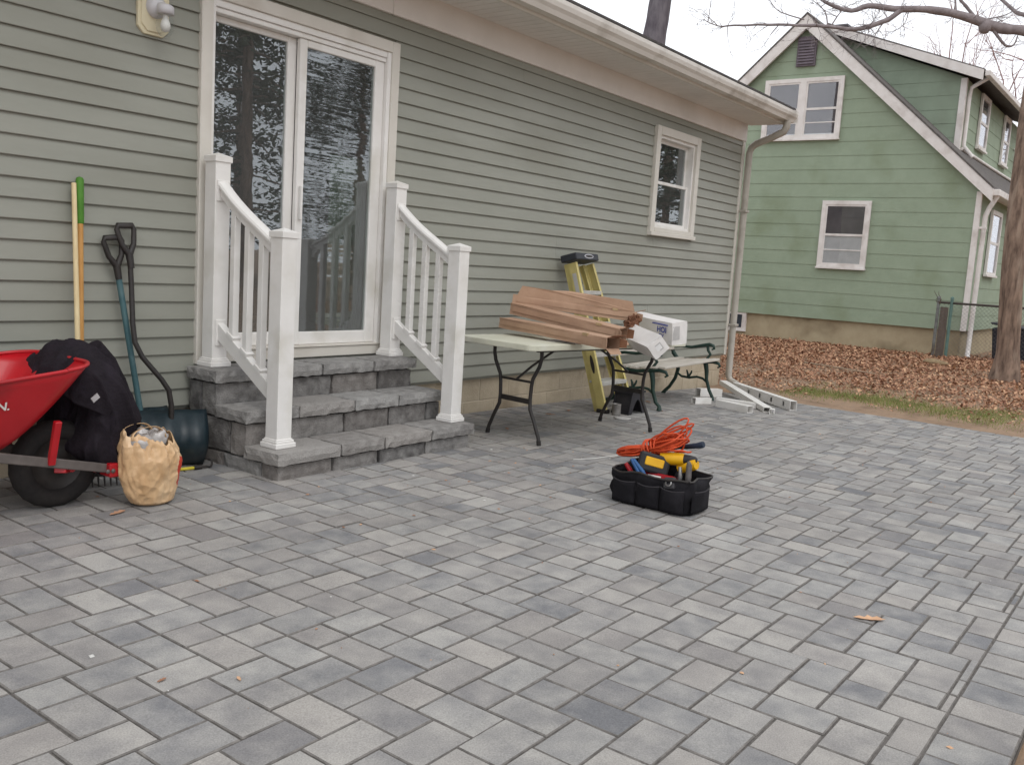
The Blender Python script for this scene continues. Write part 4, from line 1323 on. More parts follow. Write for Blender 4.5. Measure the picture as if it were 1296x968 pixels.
def cartons():
    carton((5.58, -0.52, 0.505), (5.33, -1.62, 0.462), 0.13, 0.075, 'lowest brown cardboard box at the front left of the pile on the table', M_card)
    carton((5.71, -0.50, 0.610), (5.73, -1.46, 0.500), 0.12, 0.085, 'middle brown cardboard box of the pile with a torn open end', M_card, roll=0.05)
    carton((5.72, -0.47, 0.675), (6.27, -1.25, 0.600), 0.13, 0.075, 'topmost brown cardboard box with its long lid flap standing up', M_card, flap=0.075, roll=-0.05)
    # white boxes
    r, M, ln = carton((6.12, -1.28, 0.475), (5.83, -1.70, 0.425), 0.13, 0.12, 'white box tipped on its edge, hanging over the front of the table', M_wcard, roll=0.75, open_end=False)
    mb = MB(); mb.box(-0.022, 0.022, ln + 0.0005, ln + 0.003, -0.02, 0.02, M); mb.build('paper_label', mat('label_paper', S(236, 234, 232), rough=0.7), r)
    mb = MB(); mb.box(-0.03, 0.03, ln + 0.0003, ln + 0.0022, -0.03, 0.028, M); mb.build('label_backing', mat('label_grey', S(190, 187, 184), rough=0.7), r)
    r, M, ln = carton((6.60, -1.05, 0.53), (6.42, -1.56, 0.50), 0.15, 0.17, 'upright white box with blue lettering at the far right of the pile', M_wcard, open_end=False, roll=0.12)
    mb = MB(); mb.box(0.0, 0.07, ln + 0.0003, ln + 0.0025, -0.05, 0.055, M); mb.build('paper_label', mat('label_grey', S(190, 187, 184)), r)
    side = M.to_3x3()
    # lettering runs along the side that faces the steps
    for (txt, y, z, sz) in (('HOI', -0.165, 0.0, 0.06), ('TY', -0.14, -0.045, 0.045), ('.', -0.12, -0.066, 0.05)):
        B = M @ Matrix(((0, 0, 1, 0.0715), (1, 0, 0, 0), (0, 1, 0, 0), (0, 0, 0, 1)))
        B = M @ basis((0.084, ln + y, z), (0, 1, 0), (0, 0, 1))
        text_mesh(txt, sz, B, 'lettering', M_blue, r)
    mb = MB(); mb.box(0.072, 0.0838, ln - 0.22, ln - 0.05, 0.056, 0.063, M); mb.build('printed_stripe', M_blue, r)
    # crumpled packing paper between the box ends
    mb = MB()
    rng = random.Random(5)
    for (cx, cy, cz, r) in ((6.14, -1.29, 0.56, 0.045), (6.08, -1.34, 0.53, 0.04), (6.18, -1.30, 0.585, 0.035)):
        nn = 14; vs = []
        for i in range(nn + 1):
            for k in range(nn):
                th = math.pi * i / nn; a = 2 * math.pi * k / nn
                d = Vector((math.sin(th) * math.cos(a), math.sin(th) * math.sin(a), math.cos(th)))
                vs.append(Vector((cx, cy, cz)) + d * r * (1 + 0.9 * nz(d, 3.2, cx * 9)))
        mb.add(vs, [(i * nn + k, (i + 1) * nn + k, (i + 1) * nn + (k + 1) % nn, i * nn + (k + 1) % nn) for i in range(nn) for k in range(nn)], False)
    o = mb.build('packing_paper', M_kraft, None, origin=(6.1, -1.33, 0.53))
    tag(o, 'wad of crumpled brown packing paper between the box ends', 'paper')
    mb = MB()
    vs = []
    for i in range(9):
        for j in range(4):
            vs.append((5.40 + 0.05 * i, -1.30 + 0.09 * j + 0.01 * i, TZ + 0.003 + 0.003 * abs(nz((i, j, 0), 0.7))))
    mb.add(vs, [(i * 4 + j, (i + 1) * 4 + j, (i + 1) * 4 + j + 1, i * 4 + j + 1) for i in range(8) for j in range(3)], True)
    o = mb.build('paper_sheet', mat('white_paper', S(232, 232, 230), rough=0.8), None, origin=(5.6, -1.2, TZ), solid=0.001)
    tag(o, 'white sheet of paper lying flat on the table top', 'paper')
cartons()

# ------------------------------------------------------------------ step ladder leaning folded on the wall
def ladder():
    gl = gh(7.2, -0.6)
    root = thing('step_ladder', (7.25, -0.6, gl), 'yellow fibreglass step ladder with a black top leaning folded on the siding', 'ladder')
    my = mat('yellow_fibreglass', S(206, 192, 128), S(196, 181, 116), scale=9, rough=0.5, c3=S(182, 168, 112), scale3=4)
    ms = mat('ladder_aluminium', S(206, 204, 198), S(186, 184, 178), scale=14, rough=0.4, metal=0.35)
    fl, fr = Vector((7.02, -0.62, gl + 0.002)), Vector((7.56, -0.60, gl + 0.002))
    tl, tr = Vector((6.965, -0.215, 1.0)), Vector((7.285, -0.205, 1.0))
    back = Vector((0, 0.085, 0.03))
    def rail(a, b, dep, name, off=Vector((0, 0, 0)), s=1):
        d = (b - a).normalized()
        n = Vector((0, 1, 0)); n = (n - d * n.dot(d)).normalized()
        sd = d.cross(n)
        mb = MB()
        A, B = a + off, b + off
        M = Matrix(((sd.x, d.x, n.x, A.x), (sd.y, d.y, n.y, A.y), (sd.z, d.z, n.z, A.z), (0, 0, 0, 1)))
        ln = (B - A).length
        mb.box(-0.003, 0.003, 0, ln, 0, dep, M)
        x0, x1 = (0.0031, 0.026) if s > 0 else (-0.026, -0.0031)
        mb.box(x0, x1, 0, ln, 0, 0.005, M); mb.box(x0, x1, 0, ln, dep - 0.005, dep, M)
        return mb.build(name, my, root, bevel=0.0015)
    rail(fl, tl, 0.085, 'front_rail', s=-1); rail(fr, tr, 0.085, 'front_rail', s=1)
    rail(fl + Vector((0.03, 0.092, 0.0)), tl + Vector((0.02, 0.086, -0.02)), 0.055, 'rear_rail', s=-1); rail(fr + Vector((-0.03, 0.092, 0)), tr + Vector((-0.02, 0.086, -0.02)), 0.055, 'rear_rail', s=1)
    for f in (0.20, 0.41, 0.615, 0.805):
        a, b = tl.lerp(fl, f), tr.lerp(fr, f)
        mb = MB(); y0 = (a.y + b.y) / 2
        mb.box(a.x + 0.028, b.x - 0.028, y0 - 0.002, y0 + 0.082, a.z - 0.012, a.z + 0.012)
        mb.box(a.x + 0.028, b.x - 0.028, y0 - 0.006, y0 - 0.0021, a.z - 0.022, a.z + 0.014)
        mb.build('step', ms, root, bevel=0.003)
        mb = MB(); mb.bar((a.x + 0.01, y0 + 0.02, a.z - 0.09), (a.x + 0.075, y0 + 0.02, a.z - 0.014), 0.004, 0.018, (0, 1, 0)); mb.build('step_brace', ms, root)
        mb = MB(); mb.bar((b.x - 0.01, y0 + 0.02, b.z - 0.09), (b.x - 0.075, y0 + 0.02, b.z - 0.014), 0.004, 0.018, (0, 1, 0)); mb.build('step_brace', ms, root)
    for f in (0.3, 0.55, 0.8):
        a, b = tl.lerp(fl, f) + Vector((0.02, 0.12, 0)), tr.lerp(fr, f) + Vector((-0.02, 0.12, 0))
        mb = MB(); mb.bar(a, b, 0.02, 0.02); mb.build('rear_spreader', ms, root)
    mb = MB()
    M = basis((7.125, -0.14, 1.032), (1, 0, 0), (0, 0.95, -0.25))
    mb.box(-0.19, 0.19, -0.098, 0.075, -0.035, 0.03, M)
    top = mb.build('top_cap', mat('black_plastic_cap', S(44, 46, 52), S(54, 56, 62), scale=9, rough=0.5), root, bevel=0.01, seg=2)
    mb = MB()
    n = 20
    mb.add([M @ Vector((0.02 + 0.075 * math.cos(2 * math.pi * k / n), -0.0995, 0.02 * math.sin(2 * math.pi * k / n))) for k in range(n)], [tuple(range(n))])
    mb.build('badge', mat('badge_silver', S(200, 200, 204), rough=0.4), top, solid=0.002)
    mb = MB()
    mb.add([M @ Vector((0.02 + 0.062 * math.cos(2 * math.pi * k / n), -0.1012, 0.0125 * math.sin(2 * math.pi * k / n))) for k in range(n)], [tuple(range(n))])
    mb.build('badge_field', M_black, top, solid=0.001)
    # labels on the outer face of the left rail
    d = (tl - fl).normalized()
    nn = Vector((0, 1, 0)); nn = (nn - d * nn.dot(d)).normalized(); sd = d.cross(nn)
    for (f0, f1, a, b, m) in ((0.80, 0.93, 0.02, 0.06, mat('label_grey', S(190, 187, 184))),):
        p, q = fl.lerp(tl, f0), fl.lerp(tl, f1)
        o = sd * -0.0275 if sd.x > 0 else sd * 0.0275
        mb = MB(); oo = o * 0.16
        mb.add([p + nn * a + oo, p + nn * b + oo, q + nn * b + oo, q + nn * a + oo], [(0, 1, 2, 3)]); mb.build('warning_label', m, root, solid=0.001)
    p, q = fl.lerp(tl, 0.42), fl.lerp(tl, 0.24)
    oo = (sd * -0.006 if sd.x > 0 else sd * 0.006)
    n = 18
    mb = MB()
    c = (p + q) / 2 + nn * 0.042 + oo
    mb.add([c + nn * 0.018 * math.cos(2 * math.pi * k / n) + d * 0.085 * math.sin(2 * math.pi * k / n) for k in range(n)], [tuple(range(n))])
    mb.build('badge', M_black, root, solid=0.001)
    for p in (fl, fr):
        mb = MB(); mb.box(p.x - 0.03, p.x + 0.03, p.y - 0.012, p.y + 0.095, p.z, p.z + 0.035); mb.build('foot', M_rubber, root, bevel=0.005)
ladder()

# ------------------------------------------------------------------ garden bench
def bench():
    root = thing('garden_bench', (8.41, -0.5, gh(8.4, -0.5)), 'garden bench with dark green cast iron ends and weathered pale slats', 'bench')
    mi = mat('green_cast_iron', S(30, 50, 44), S(40, 62, 54), scale=22, rough=0.5, bump=0.3, bscale=60)
    mw = mat('weathered_slat', S(196, 190, 180), S(176, 168, 156), scale=6, rough=0.8, stretch=(0.4, 4, 4), bump=0.3, bscale=40)
    ends = ((7.70, -0.115), (9.12, 0.0))
    for (x, dy) in ends:
        g = gh(x, -0.5)
        def T(pts, r, flat=1.0):
            mb.tube([(x, y + dy, z) for y, z in pts], r, 8)
        mb = MB()
        T([(-0.16, 0.10), (-0.215, 0.045), (-0.30, 0.015), (-0.40, 0.012), (-0.52, 0.03), (-0.64, 0.045), (-0.705, 0.035), (-0.725, 0.005), (-0.70, -0.01)], [0.02, 0.022, 0.018, 0.017, 0.018, 0.018, 0.017, 0.014, 0.01])
        end = mb.build('iron_end', mi, root)
        mb = MB(); T([(-0.56, 0.02), (-0.578, -0.06), (-0.585, -0.15), (-0.625, -0.26), (-0.665, g + 0.04), (-0.668, g + 0.001)], [0.028, 0.024, 0.019, 0.018, 0.018, 0.027]); mb.build('leg', mi, end)
        mb = MB(); T([(-0.225, 0.03), (-0.24, -0.08), (-0.215, -0.18), (-0.155, -0.28), (-0.10, g + 0.03), (-0.085, g + 0.001)], [0.026, 0.022, 0.02, 0.019, 0.02, 0.028]); mb.build('leg', mi, end)
        mb = MB(); T([(-0.235, -0.12), (-0.29, -0.15), (-0.38, -0.155), (-0.47, -0.135), (-0.54, -0.145), (-0.585, -0.175)], 0.013)
        T([(-0.37, -0.15), (-0.36, -0.11), (-0.345, -0.075)], [0.014, 0.012, 0.008]); T([(-0.375, -0.14), (-0.40, -0.10), (-0.405, -0.075)], [0.012, 0.011, 0.008])
        mb.build('stretcher', mi, end)
        mb = MB(); T([(-0.13, 0.155), (-0.25, 0.175), (-0.38, 0.178), (-0.50, 0.205), (-0.585, 0.225), (-0.63, 0.215), (-0.642, 0.185), (-0.615, 0.175)], [0.017, 0.015, 0.015, 0.019, 0.02, 0.018, 0.014, 0.009])
        T([(-0.565, 0.21), (-0.575, 0.16), (-0.605, 0.12), (-0.575, 0.08), (-0.545, 0.04)], [0.018, 0.016, 0.015, 0.014, 0.018]); mb.build('armrest', mi, end)
        mb = MB(); T([(-0.225, 0.03), (-0.17, 0.10), (-0.125, 0.18), (-0.095, 0.30), (-0.075, 0.40)], [0.024, 0.022, 0.02, 0.018, 0.014]); mb.build('back_upright', mi, end)
    for k, y in enumerate((-0.26, -0.365, -0.47, -0.575, -0.67)):
        z = (0.045, 0.042, 0.052, 0.066, 0.074)[k]
        mb = MB(); mb.bar((ends[0][0] - 0.02, y + ends[0][1], z), (ends[1][0] + 0.02, y, z), 0.07, 0.022); mb.build('seat_slat', mw, root, bevel=0.004)
    for k, (y, z) in enumerate(((-0.155, 0.16), (-0.125, 0.245), (-0.10, 0.33))):
        mb = MB(); mb.bar((ends[0][0] - 0.02, y + ends[0][1] - 0.012, z), (ends[1][0] + 0.02, y - 0.012, z), 0.02, 0.06); mb.build('back_slat', mw, root, bevel=0.004)
bench()

# ------------------------------------------------------------------ white vinyl offcuts on the pavers
def offcut(a, b, w, h, label, holes=0, roll=0.0):
    a, b = Vector(a), Vector(b)
    M, ln = frame_of(a, b, roll)
    root = thing('vinyl_offcut', tuple((a + b) / 2), label, 'offcut', 'white vinyl railing offcuts')
    mb = MB(); t = 0.0035
    mb.box(-w / 2, w / 2, 0, ln, -h / 2, -h / 2 + t, M); mb.box(-w / 2, w / 2, 0, ln, h / 2 - t, h / 2, M)
    mb.box(w / 2 - t, w / 2, 0.0004, ln - 0.0004, -h / 2 + t, h / 2 - t, M)
    if holes == 0:
        mb.box(-w / 2, -w / 2 + t, 0.0004, ln - 0.0004, -h / 2 + t, h / 2 - t, M)
    else:
        hw = 0.042
        y = 0.0004
        for k in range(holes):
            c = ln * (k + 0.55) / (holes + 0.15)
            mb.box(-w / 2, -w / 2 + t, y, c - hw / 2, -h / 2 + t, h / 2 - t, M)
            y = c + hw / 2
            mb.box(-w / 2, -w / 2 + t, c - hw / 2, c + hw / 2, h * 0.24, h / 2 - t, M); mb.box(-w / 2, -w / 2 + t, c - hw / 2, c + hw / 2, -h / 2 + t, -h * 0.24, M)
        mb.box(-w / 2, -w / 2 + t, y, ln - 0.0004, -h / 2 + t, h / 2 - t, M)
    mb.build('tube', M_white, root)
    return root
def offcuts():
    def g(x, y, h): return (x, y, gh(x, y) + h / 2 + 0.002)
    offcut(g(9.33, -0.40, .085), g(9.62, -0.53, .085), 0.085, 0.085, 'short square white offcut with an open end below the bench leg')
    offcut((10.12, -0.34, gh(10.1, -.3) + 0.12), g(8.86, -1.39, .05), 0.085, 0.05, 'long white offcut sloping across the heap, its near end on the pavers', roll=0.0)
    offcut(g(8.70, -0.93, .07), g(8.58, -1.32, .07), 0.085, 0.07, 'white offcut lying lowest and nearest the tool bag')
    offcut(g(9.36, -1.47, .10), (10.30, -0.42, gh(10.2, -.4) + 0.075), 0.075, 0.10, 'longest white offcut with a row of square baluster holes', holes=5)
    offcut(g(8.76, -1.47, .05), g(8.86, -1.44, .05), 0.045, 0.05, 'tiny white stub with an open end at the tip of the heap')
    offcut(g(8.60, -0.70, .06), g(8.82, -0.775, .06), 0.06, 0.06, 'short white block offcut on the pavers in front of the bench')
    offcut(g(9.0, -0.78, .055), g(9.05, -1.20, .055), 0.08, 0.055, 'white offcut half buried in the middle of the heap')
offcuts()

# ------------------------------------------------------------------ things by the ladder's foot
def small_things():
    x, y = 7.03, -0.71
    g = gh(x, y)
    root = thing('tin_can', (x, y, g), 'small grey tin can on the pavers at the ladder foot', 'can')
    mb = MB(); mb.lathe([(0.0, 0.001), (0.038, 0.001), (0.04, 0.006), (0.038, 0.012), (0.038, 0.095), (0.04, 0.10), (0.037, 0.103), (0.035, 0.09), (0.034, 0.02), (0.0, 0.02)], (x, y, g), 24)
    mb.build('body', mat('dull_tin', S(150, 146, 142), S(120, 116, 112), scale=14, rough=0.45, metal=0.4), root)
    mb = MB(); mb.lathe([(0.0, 0.0), (0.07, 0.001), (0.075, 0.008), (0.06, 0.011), (0.0, 0.006)], (x - 0.13, y - 0.14, gh(x - 0.13, y - 0.14) + 0.001), 24)
    o = mb.build('pale_disc', mat('lid_white', S(205, 202, 198), S(180, 176, 172), scale=12, rough=0.5), None, origin=(x - 0.13, y - 0.14, g))  # pale flat disc with a raised rim
    tag(o, 'pale round flat disc lying on the pavers beside the grey can', 'scrap')
    # black plastic step stool behind the ladder
    cx, cy = 7.28, -0.69
    g = gh(cx, cy)
    root = thing('step_stool', (cx, cy, g), 'low black plastic step stool tucked under the ladder', 'stool')
    mb = MB()
    w, h, dp = 0.135, 0.19, 0.09
    outer = [(-w - 0.02, 0.002), (-w + 0.03, h), (w - 0.03, h), (w + 0.02, 0.002), (w - 0.035, 0.002)]
    arch = [(w - 0.035 - (2 * w - 0.07) * t, 0.002 + 0.13 * math.sin(math.pi * t)) for t in [k / 12 for k in range(1, 12)]]
    poly = outer + arch + [(-w + 0.035, 0.002)]
    for yy in (-dp, dp - 0.012):
        mb.prism([(cx + a, cy + yy, g + b) for a, b in poly], (0, 0.012, 0))
    mb.box(cx - w + 0.015, cx + w - 0.015, cy - dp - 0.01, cy + dp + 0.01, g + h + 0.0005, g + h + 0.02)
    for s in (-1, 1): mb.bar((cx + s * (w + 0.005), cy, g + 0.002), (cx + s * (w - 0.042), cy, g + h - 0.001), 2 * dp - 0.03, 0.012, (1, 0, 0))
    mb.build('shell', mat('black_plastic', S(38, 37, 42), S(48, 46, 50), scale=10, rough=0.5), root)
    # rake of loose debris: twig on the pavers
    mb = MB(); mb.tube([(5.05, -1.55, gh(5, -1.5) + 0.004), (5.2, -1.62, gh(5.2, -1.6) + 0.005), (5.45, -1.66, gh(5.4, -1.6) + 0.004), (5.62, -1.64, gh(5.6, -1.6) + 0.004)], 0.004, 6)
    o = mb.build('white_string', mat('string_white', S(205, 203, 198), rough=0.8), None, origin=(5.3, -1.6, gh(5.3, -1.6)))
    tag(o, 'thin white strip of trimming lying on the pavers before the table', 'string')
small_things()

# ------------------------------------------------------------------ tool bag and what is in it
def tool_bag():
    x0, x1, y0, y1 = 4.375, 4.625, -2.69, -2.255
    g = gh(4.5, -2.47)
    zt = -0.145
    mk = mat('black_nylon', S(22, 21, 24), S(30, 28, 32), scale=14, rough=0.85, bump=0.4, bscale=180, spec=0.2, c3=S(40, 38, 42), scale3=9)
    root = thing('tool_bag', (4.5, -2.47, g), 'open black nylon tool bag with outside pockets on the pavers', 'bag')
    mb = MB()
    rings = []
    lv = 8
    for k in range(lv):
        t = k / (lv - 1)
        ex = 0.012 + 0.016 * math.sin(t * 2.2)
        pts = []
        a0, a1, b0, b1 = x0 - ex, x1 + ex, y0 - ex, y1 + ex
        m = 12
        for (p, q) in (((a0, b0), (a1, b0)), ((a1, b0), (a1, b1)), ((a1, b1), (a0, b1)), ((a0, b1), (a0, b0))):
            for i in range(m):
                f = i / m
                x, y = p[0] + (q[0] - p[0]) * f, p[1] + (q[1] - p[1]) * f
                n_ = 0.034 * nz((x * 4, y * 4, t * 2), 2.2) + 0.012 * nz((x * 11, y * 11, t * 5), 2)
                z = g + 0.001 + (zt - g) * t + (0.012 + 0.022 * nz((x * 5, y * 5, 7), 1.5) if k == lv - 1 else 0)
                # rounded corners
                cxm, cym = (x0 + x1) / 2, (y0 + y1) / 2
                corner = max(0, abs((x - cxm) / (a1 - a0) * 2) + abs((y - cym) / (b1 - b0) * 2) - 1.6) * 0.06
                dx, dy = x - cxm, y - cym
                l = math.hypot(dx, dy)
                sc = 1 + (n_ * (0.25 + 0.75 * t) - corner) / l
                pts.append((cxm + dx * sc, cym + dy * sc, z))
        rings.append(pts)
    n = len(rings[0])
    vs = [p for r in rings for p in r]
    fs = [(i * n + k, i * n + (k + 1) % n, (i + 1) * n + (k + 1) % n, (i + 1) * n + k) for i in range(lv - 1) for k in range(n)]
    fs.append(tuple(reversed(range(n))))
    mb.add(vs, fs, True)
    body = mb.build('body', mk, root, solid=0.008)
    mb = MB(); mb.tube([Vector(p) for p in rings[-1]] + [Vector(rings[-1][0])], 0.006, 6, cap=False); mb.build('binding', M_black, body)
    # outside pockets on the two sides in view
    def pocket(o, ax, wdt, hgt, bul):
        mb = MB(); nx, nk = 8, 6; vs = []
        out = Vector((ax[1], -ax[0], 0))
        for i in range(nx + 1):
            for k in range(nk + 1):
                u, t = i / nx, k / nk
                b = bul * math.sin(math.pi * u) ** 0.6 * (0.45 + 0.55 * t)
                vs.append(Vector(o) + Vector(ax) * (wdt * u) + out * (0.014 + b) + Vector((0, 0, hgt * t - 0.008 * math.sin(math.pi * u) * t)))
        k_ = nk + 1
        mb.add(vs, [(i * k_ + k, (i + 1) * k_ + k, (i + 1) * k_ + k + 1, i * k_ + k + 1) for i in range(nx) for k in range(nk)], True)
        p = mb.build('pocket', mk, body, solid=0.004)
        mb = MB(); mb.tube([vs[i * k_ + nk] for i in range(nx + 1)], 0.0035, 6); mb.build('trim', mat('grey_webbing', S(58, 55, 58), rough=0.8), body)
    for k in range(3):
        pocket((x0 - 0.016, y1 - 0.01 - 0.145 * k, g + 0.012), (0, -1, 0), 0.14, 0.125, 0.020)
    pocket((x0 + 0.015, y0 - 0.016, g + 0.012), (1, 0, 0), 0.21, 0.12, 0.020)
    mb = MB(); mb.box(x0 + 0.01, x1 - 0.01, y0 + 0.01, y1 - 0.01, g + 0.09, g + 0.105); mb.build('lining', mat('dark_lining', S(24, 22, 24), rough=0.9), body)
    # ---- tools, each a thing of its own
    my = mat('tool_yellow', S(226, 172, 24), S(212, 156, 18), scale=8, rough=0.4)
    mbk = mat('tool_black', S(34, 32, 34), S(44, 42, 44), scale=9, rough=0.55)
    mrd = mat('tool_red', S(160, 22, 32), S(140, 18, 28), scale=8, rough=0.4)
    msl = mat('tool_steel', S(176, 174, 172), S(140, 138, 136), scale=20, rough=0.3, metal=0.8)
    mbl = mat('tool_blue', S(48, 92, 142), S(38, 76, 122), scale=9, rough=0.45)
    root = thing('cordless_drill', (4.47, -2.50, -0.17), 'yellow and black cordless drill lying across the tool bag', 'drill')
    d = Vector((0.10, -0.62, 0.05)).normalized()
    c = Vector((4.50, -2.50, -0.055))
    mb = MB(); mb.tube([c - d * 0.03, c + d * 0.02, c + d * 0.09, c + d * 0.10], [0.034, 0.036, 0.034, 0.03], 14); mb.build('motor_housing', my, root)
    mb = MB(); mb.tube([c + d * 0.10, c + d * 0.13, c + d * 0.16, c + d * 0.17], [0.028, 0.026, 0.02, 0.012], 14); mb.build('chuck', mbk, root)
    mb = MB(); mb.tube([c + d * 0.172, c + d * 0.235], 0.004, 8); mb.build('bit', msl, root)
    M = basis(tuple(c + Vector((-0.05, 0.05, -0.03))), (-0.55, 0.75, 0.2), (0.2, 0.1, 1))
    mb = MB(); mb.box(-0.085, 0.085, -0.055, 0.05, -0.03, 0.03, M); hdl = mb.build('battery', mbk, root, bevel=0.012, seg=2)
    mb = MB(); mb.box(-0.05, 0.055, -0.02, 0.028, -0.0335, 0.0335, M); mb.build('battery_label', my, root, bevel=0.004)
    mb = MB(); mb.bar(c, c + Vector((-0.02, 0.09, -0.03)), 0.045, 0.038); mb.build('handle', mbk, root, bevel=0.008)
    # drill-driver second body (worklight) with yellow head
    root = thing('cordless_driver', (4.52, -2.62, -0.16), 'small yellow power driver standing at the right end of the tool bag', 'driver')
    c = Vector((4.53, -2.60, -0.10))
    mb = MB(); mb.tube([c + Vector((0, 0.03, 0.0)), c + Vector((-0.01, -0.05, 0.035)), c + Vector((-0.012, -0.07, 0.04))], [0.032, 0.034, 0.028], 14); mb.build('body', my, root)
    mb = MB(); mb.bar(c + Vector((0, 0.02, -0.01)), c + Vector((0.0, 0.06, -0.12)), 0.036, 0.04, (0, 1, 0)); mb.build('handle', mbk, root, bevel=0.008)
    mb = MB(); mb.box(c.x - 0.04, c.x + 0.03, c.y + 0.06, c.y + 0.12, c.z + 0.03, c.z + 0.05, None); mb.build('clip', my, root, bevel=0.004)
    # red case
    root = thing('red_tool_case', (4.42, -2.50, -0.25), 'flat dark red tool case with white print at the front of the bag', 'case')
    M = basis((4.425, -2.495, -0.172), (0, -1, 0), (0.45, 0, 0.9))
    mb = MB(); mb.box(-0.10, 0.10, -0.045, 0.04, -0.016, 0.016, M); mb.build('case', mrd, root, bevel=0.006)
    mb = MB(); mb.box(-0.06, 0.02, 0.01, 0.024, 0.0161, 0.0172, M); mb.box(-0.06, 0.02, 0.01, 0.024, -0.0172, -0.0161, M); mb.build('printed_band', mat('white_print', S(232, 226, 220)), root)
    # blue pliers
    root = thing('pliers', (4.40, -2.36, -0.2), 'blue handled pliers standing in the front pocket of the bag', 'pliers')
    for (dx, dy) in ((0, 0), (0.004, -0.028)):
        mb = MB(); mb.tube([(4.372 + dx, -2.352 + dy * 0.4, -0.068), (4.368 + dx, -2.40 + dy, -0.125), (4.372 + dx, -2.452 + dy * 0.5, -0.19), (4.378, -2.47, -0.225)], [0.009, 0.0115, 0.010, 0.008], 10); mb.build('handle', mbl, root)
    mb = MB(); mb.bar((4.378, -2.468, -0.222), (4.385, -2.49, -0.26), 0.03, 0.012); mb.build('jaw', msl, root)
    # screwdriver, hammer, shears, tape
    root = thing('screwdriver', (4.40, -2.31, -0.2), 'screwdriver with a red and clear handle at the left end of the bag', 'screwdriver')
    mb = MB(); mb.tube([(4.385, -2.312, -0.10), (4.385, -2.325, -0.115), (4.387, -2.39, -0.19)], [0.01, 0.013, 0.012], 10); mb.build('handle', mrd, root)
    mb = MB(); mb.tube([(4.387, -2.39, -0.19), (4.39, -2.42, -0.235)], 0.004, 8); mb.build('shaft', msl, root)
    root = thing('hammer', (4.62, -2.55, -0.12), 'hammer with a dark blue rubber handle sticking out past the orange cord', 'hammer')
    mb = MB(); mb.tube([(4.66, -2.38, -0.045), (4.645, -2.50, -0.01), (4.62, -2.56, 0.006), (4.605, -2.62, 0.022), (4.60, -2.655, 0.034), (4.60, -2.665, 0.037)], [0.010, 0.012, 0.0145, 0.0155, 0.019, 0.016], 12); mb.build('handle', mat('slate_blue_rubber', S(44, 56, 74), S(36, 46, 62), scale=10, rough=0.6), root)
    mb = MB(); mb.tube([(4.66, -2.38, -0.005), (4.66, -2.38, -0.10)], [0.016, 0.013], 10); mb.bar((4.66, -2.375, -0.02), (4.72, -2.36, -0.035), 0.02, 0.014); mb.build('head', msl, root)
    root = thing('tin_snips', (4.43, -2.66, -0.2), 'steel snips with worn grips at the right end of the tool bag', 'snips')
    mb = MB(); mb.tube([(4.44, -2.66, -0.24), (4.435, -2.668, -0.12), (4.44, -2.664, -0.055), (4.45, -2.655, -0.04)], [0.014, 0.016, 0.015, 0.008], 10); mb.build('grip', mat('grey_grip', S(104, 98, 96), S(70, 66, 66), scale=16, rough=0.5), root)
    mb = MB(); mb.tube([(4.42, -2.615, -0.23), (4.415, -2.63, -0.12), (4.42, -2.622, -0.07)], [0.01, 0.012, 0.009], 10); mb.build('grip', msl, root)
    root = thing('tape_measure', (4.405, -2.585, -0.2), 'grey tape measure clipped on the front edge of the tool bag', 'tape measure')
    M = basis((4.362, -2.60, -0.155), (0, -1, 0.15), (0.3, 0, 1))
    mb = MB(); mb.box(-0.034, 0.034, -0.032, 0.032, -0.014, 0.014, M); mb.build('case', mat('tape_grey', S(66, 64, 66), S(50, 48, 50), rough=0.5), root, bevel=0.01, seg=2)
    mb = MB(); mb.lathe([(0.014, 0), (0.02, 0.003), (0.02, 0.006), (0.013, 0.006)], (0, 0, 0), 16, 'z', M=M @ Matrix.Translation((0, 0, 0.0135)))
    mb.lathe([(0.014, 0), (0.02, -0.003), (0.02, -0.006), (0.013, -0.006)], (0, 0, 0), 16, 'z', M=M @ Matrix.Translation((0, 0, -0.0135))); mb.build('rim', msl, root)
    # ---- extension cord, bundled
    mo = mat('orange_cord', S(212, 84, 44), S(194, 70, 36), scale=20, rough=0.5)
    rng = random.Random(9)
    mb = MB()
    knot = Vector((4.52, -2.385, -0.02))
    ax = Vector((0.02, -1.0, 0.22)).normalized()
    sd = Vector((1, 0, 0)); up = sd.cross(ax) * -1
    if up.z < 0: up = -up
    for k in range(13):                                   # tight left lobe
        l = 0.20 + rng.uniform(-0.04, 0.02); w = rng.uniform(0.03, 0.07)
        ph = rng.uniform(0, math.pi)
        e = sd * math.cos(ph) + up * math.sin(ph)
        pts = []
        for i in range(15):
            t = i / 14
            a = math.pi * 2 * t
            pts.append(knot - ax * (l * (0.5 - 0.5 * math.cos(a))) + e * (w * math.sin(a)) + Vector((0, 0, -0.016 * math.sin(math.pi * t))) + Vector((rng.uniform(-1, 1), rng.uniform(-1, 1), rng.uniform(-1, 1))) * 0.003)
        mb.tube(pts, 0.0052, 6)
    for k in range(13):                                   # loose right lobe
        l = 0.20 + rng.uniform(-0.05, 0.06); w = rng.uniform(0.03, 0.075)
        ph = rng.uniform(0, math.pi)
        e = sd * math.cos(ph) + up * math.sin(ph)
        dirn = (ax + up * rng.uniform(-0.2, 0.42)).normalized()
        pts = []
        for i in range(17):
            t = i / 16
            a = math.pi * 2 * t
            pts.append(knot + dirn * (l * (0.5 - 0.5 * math.cos(a))) + e * (w * math.sin(a)) + Vector((rng.uniform(-1, 1), rng.uniform(-1, 1), rng.uniform(-1, 1))) * 0.004)
        mb.tube(pts, 0.0052, 6)
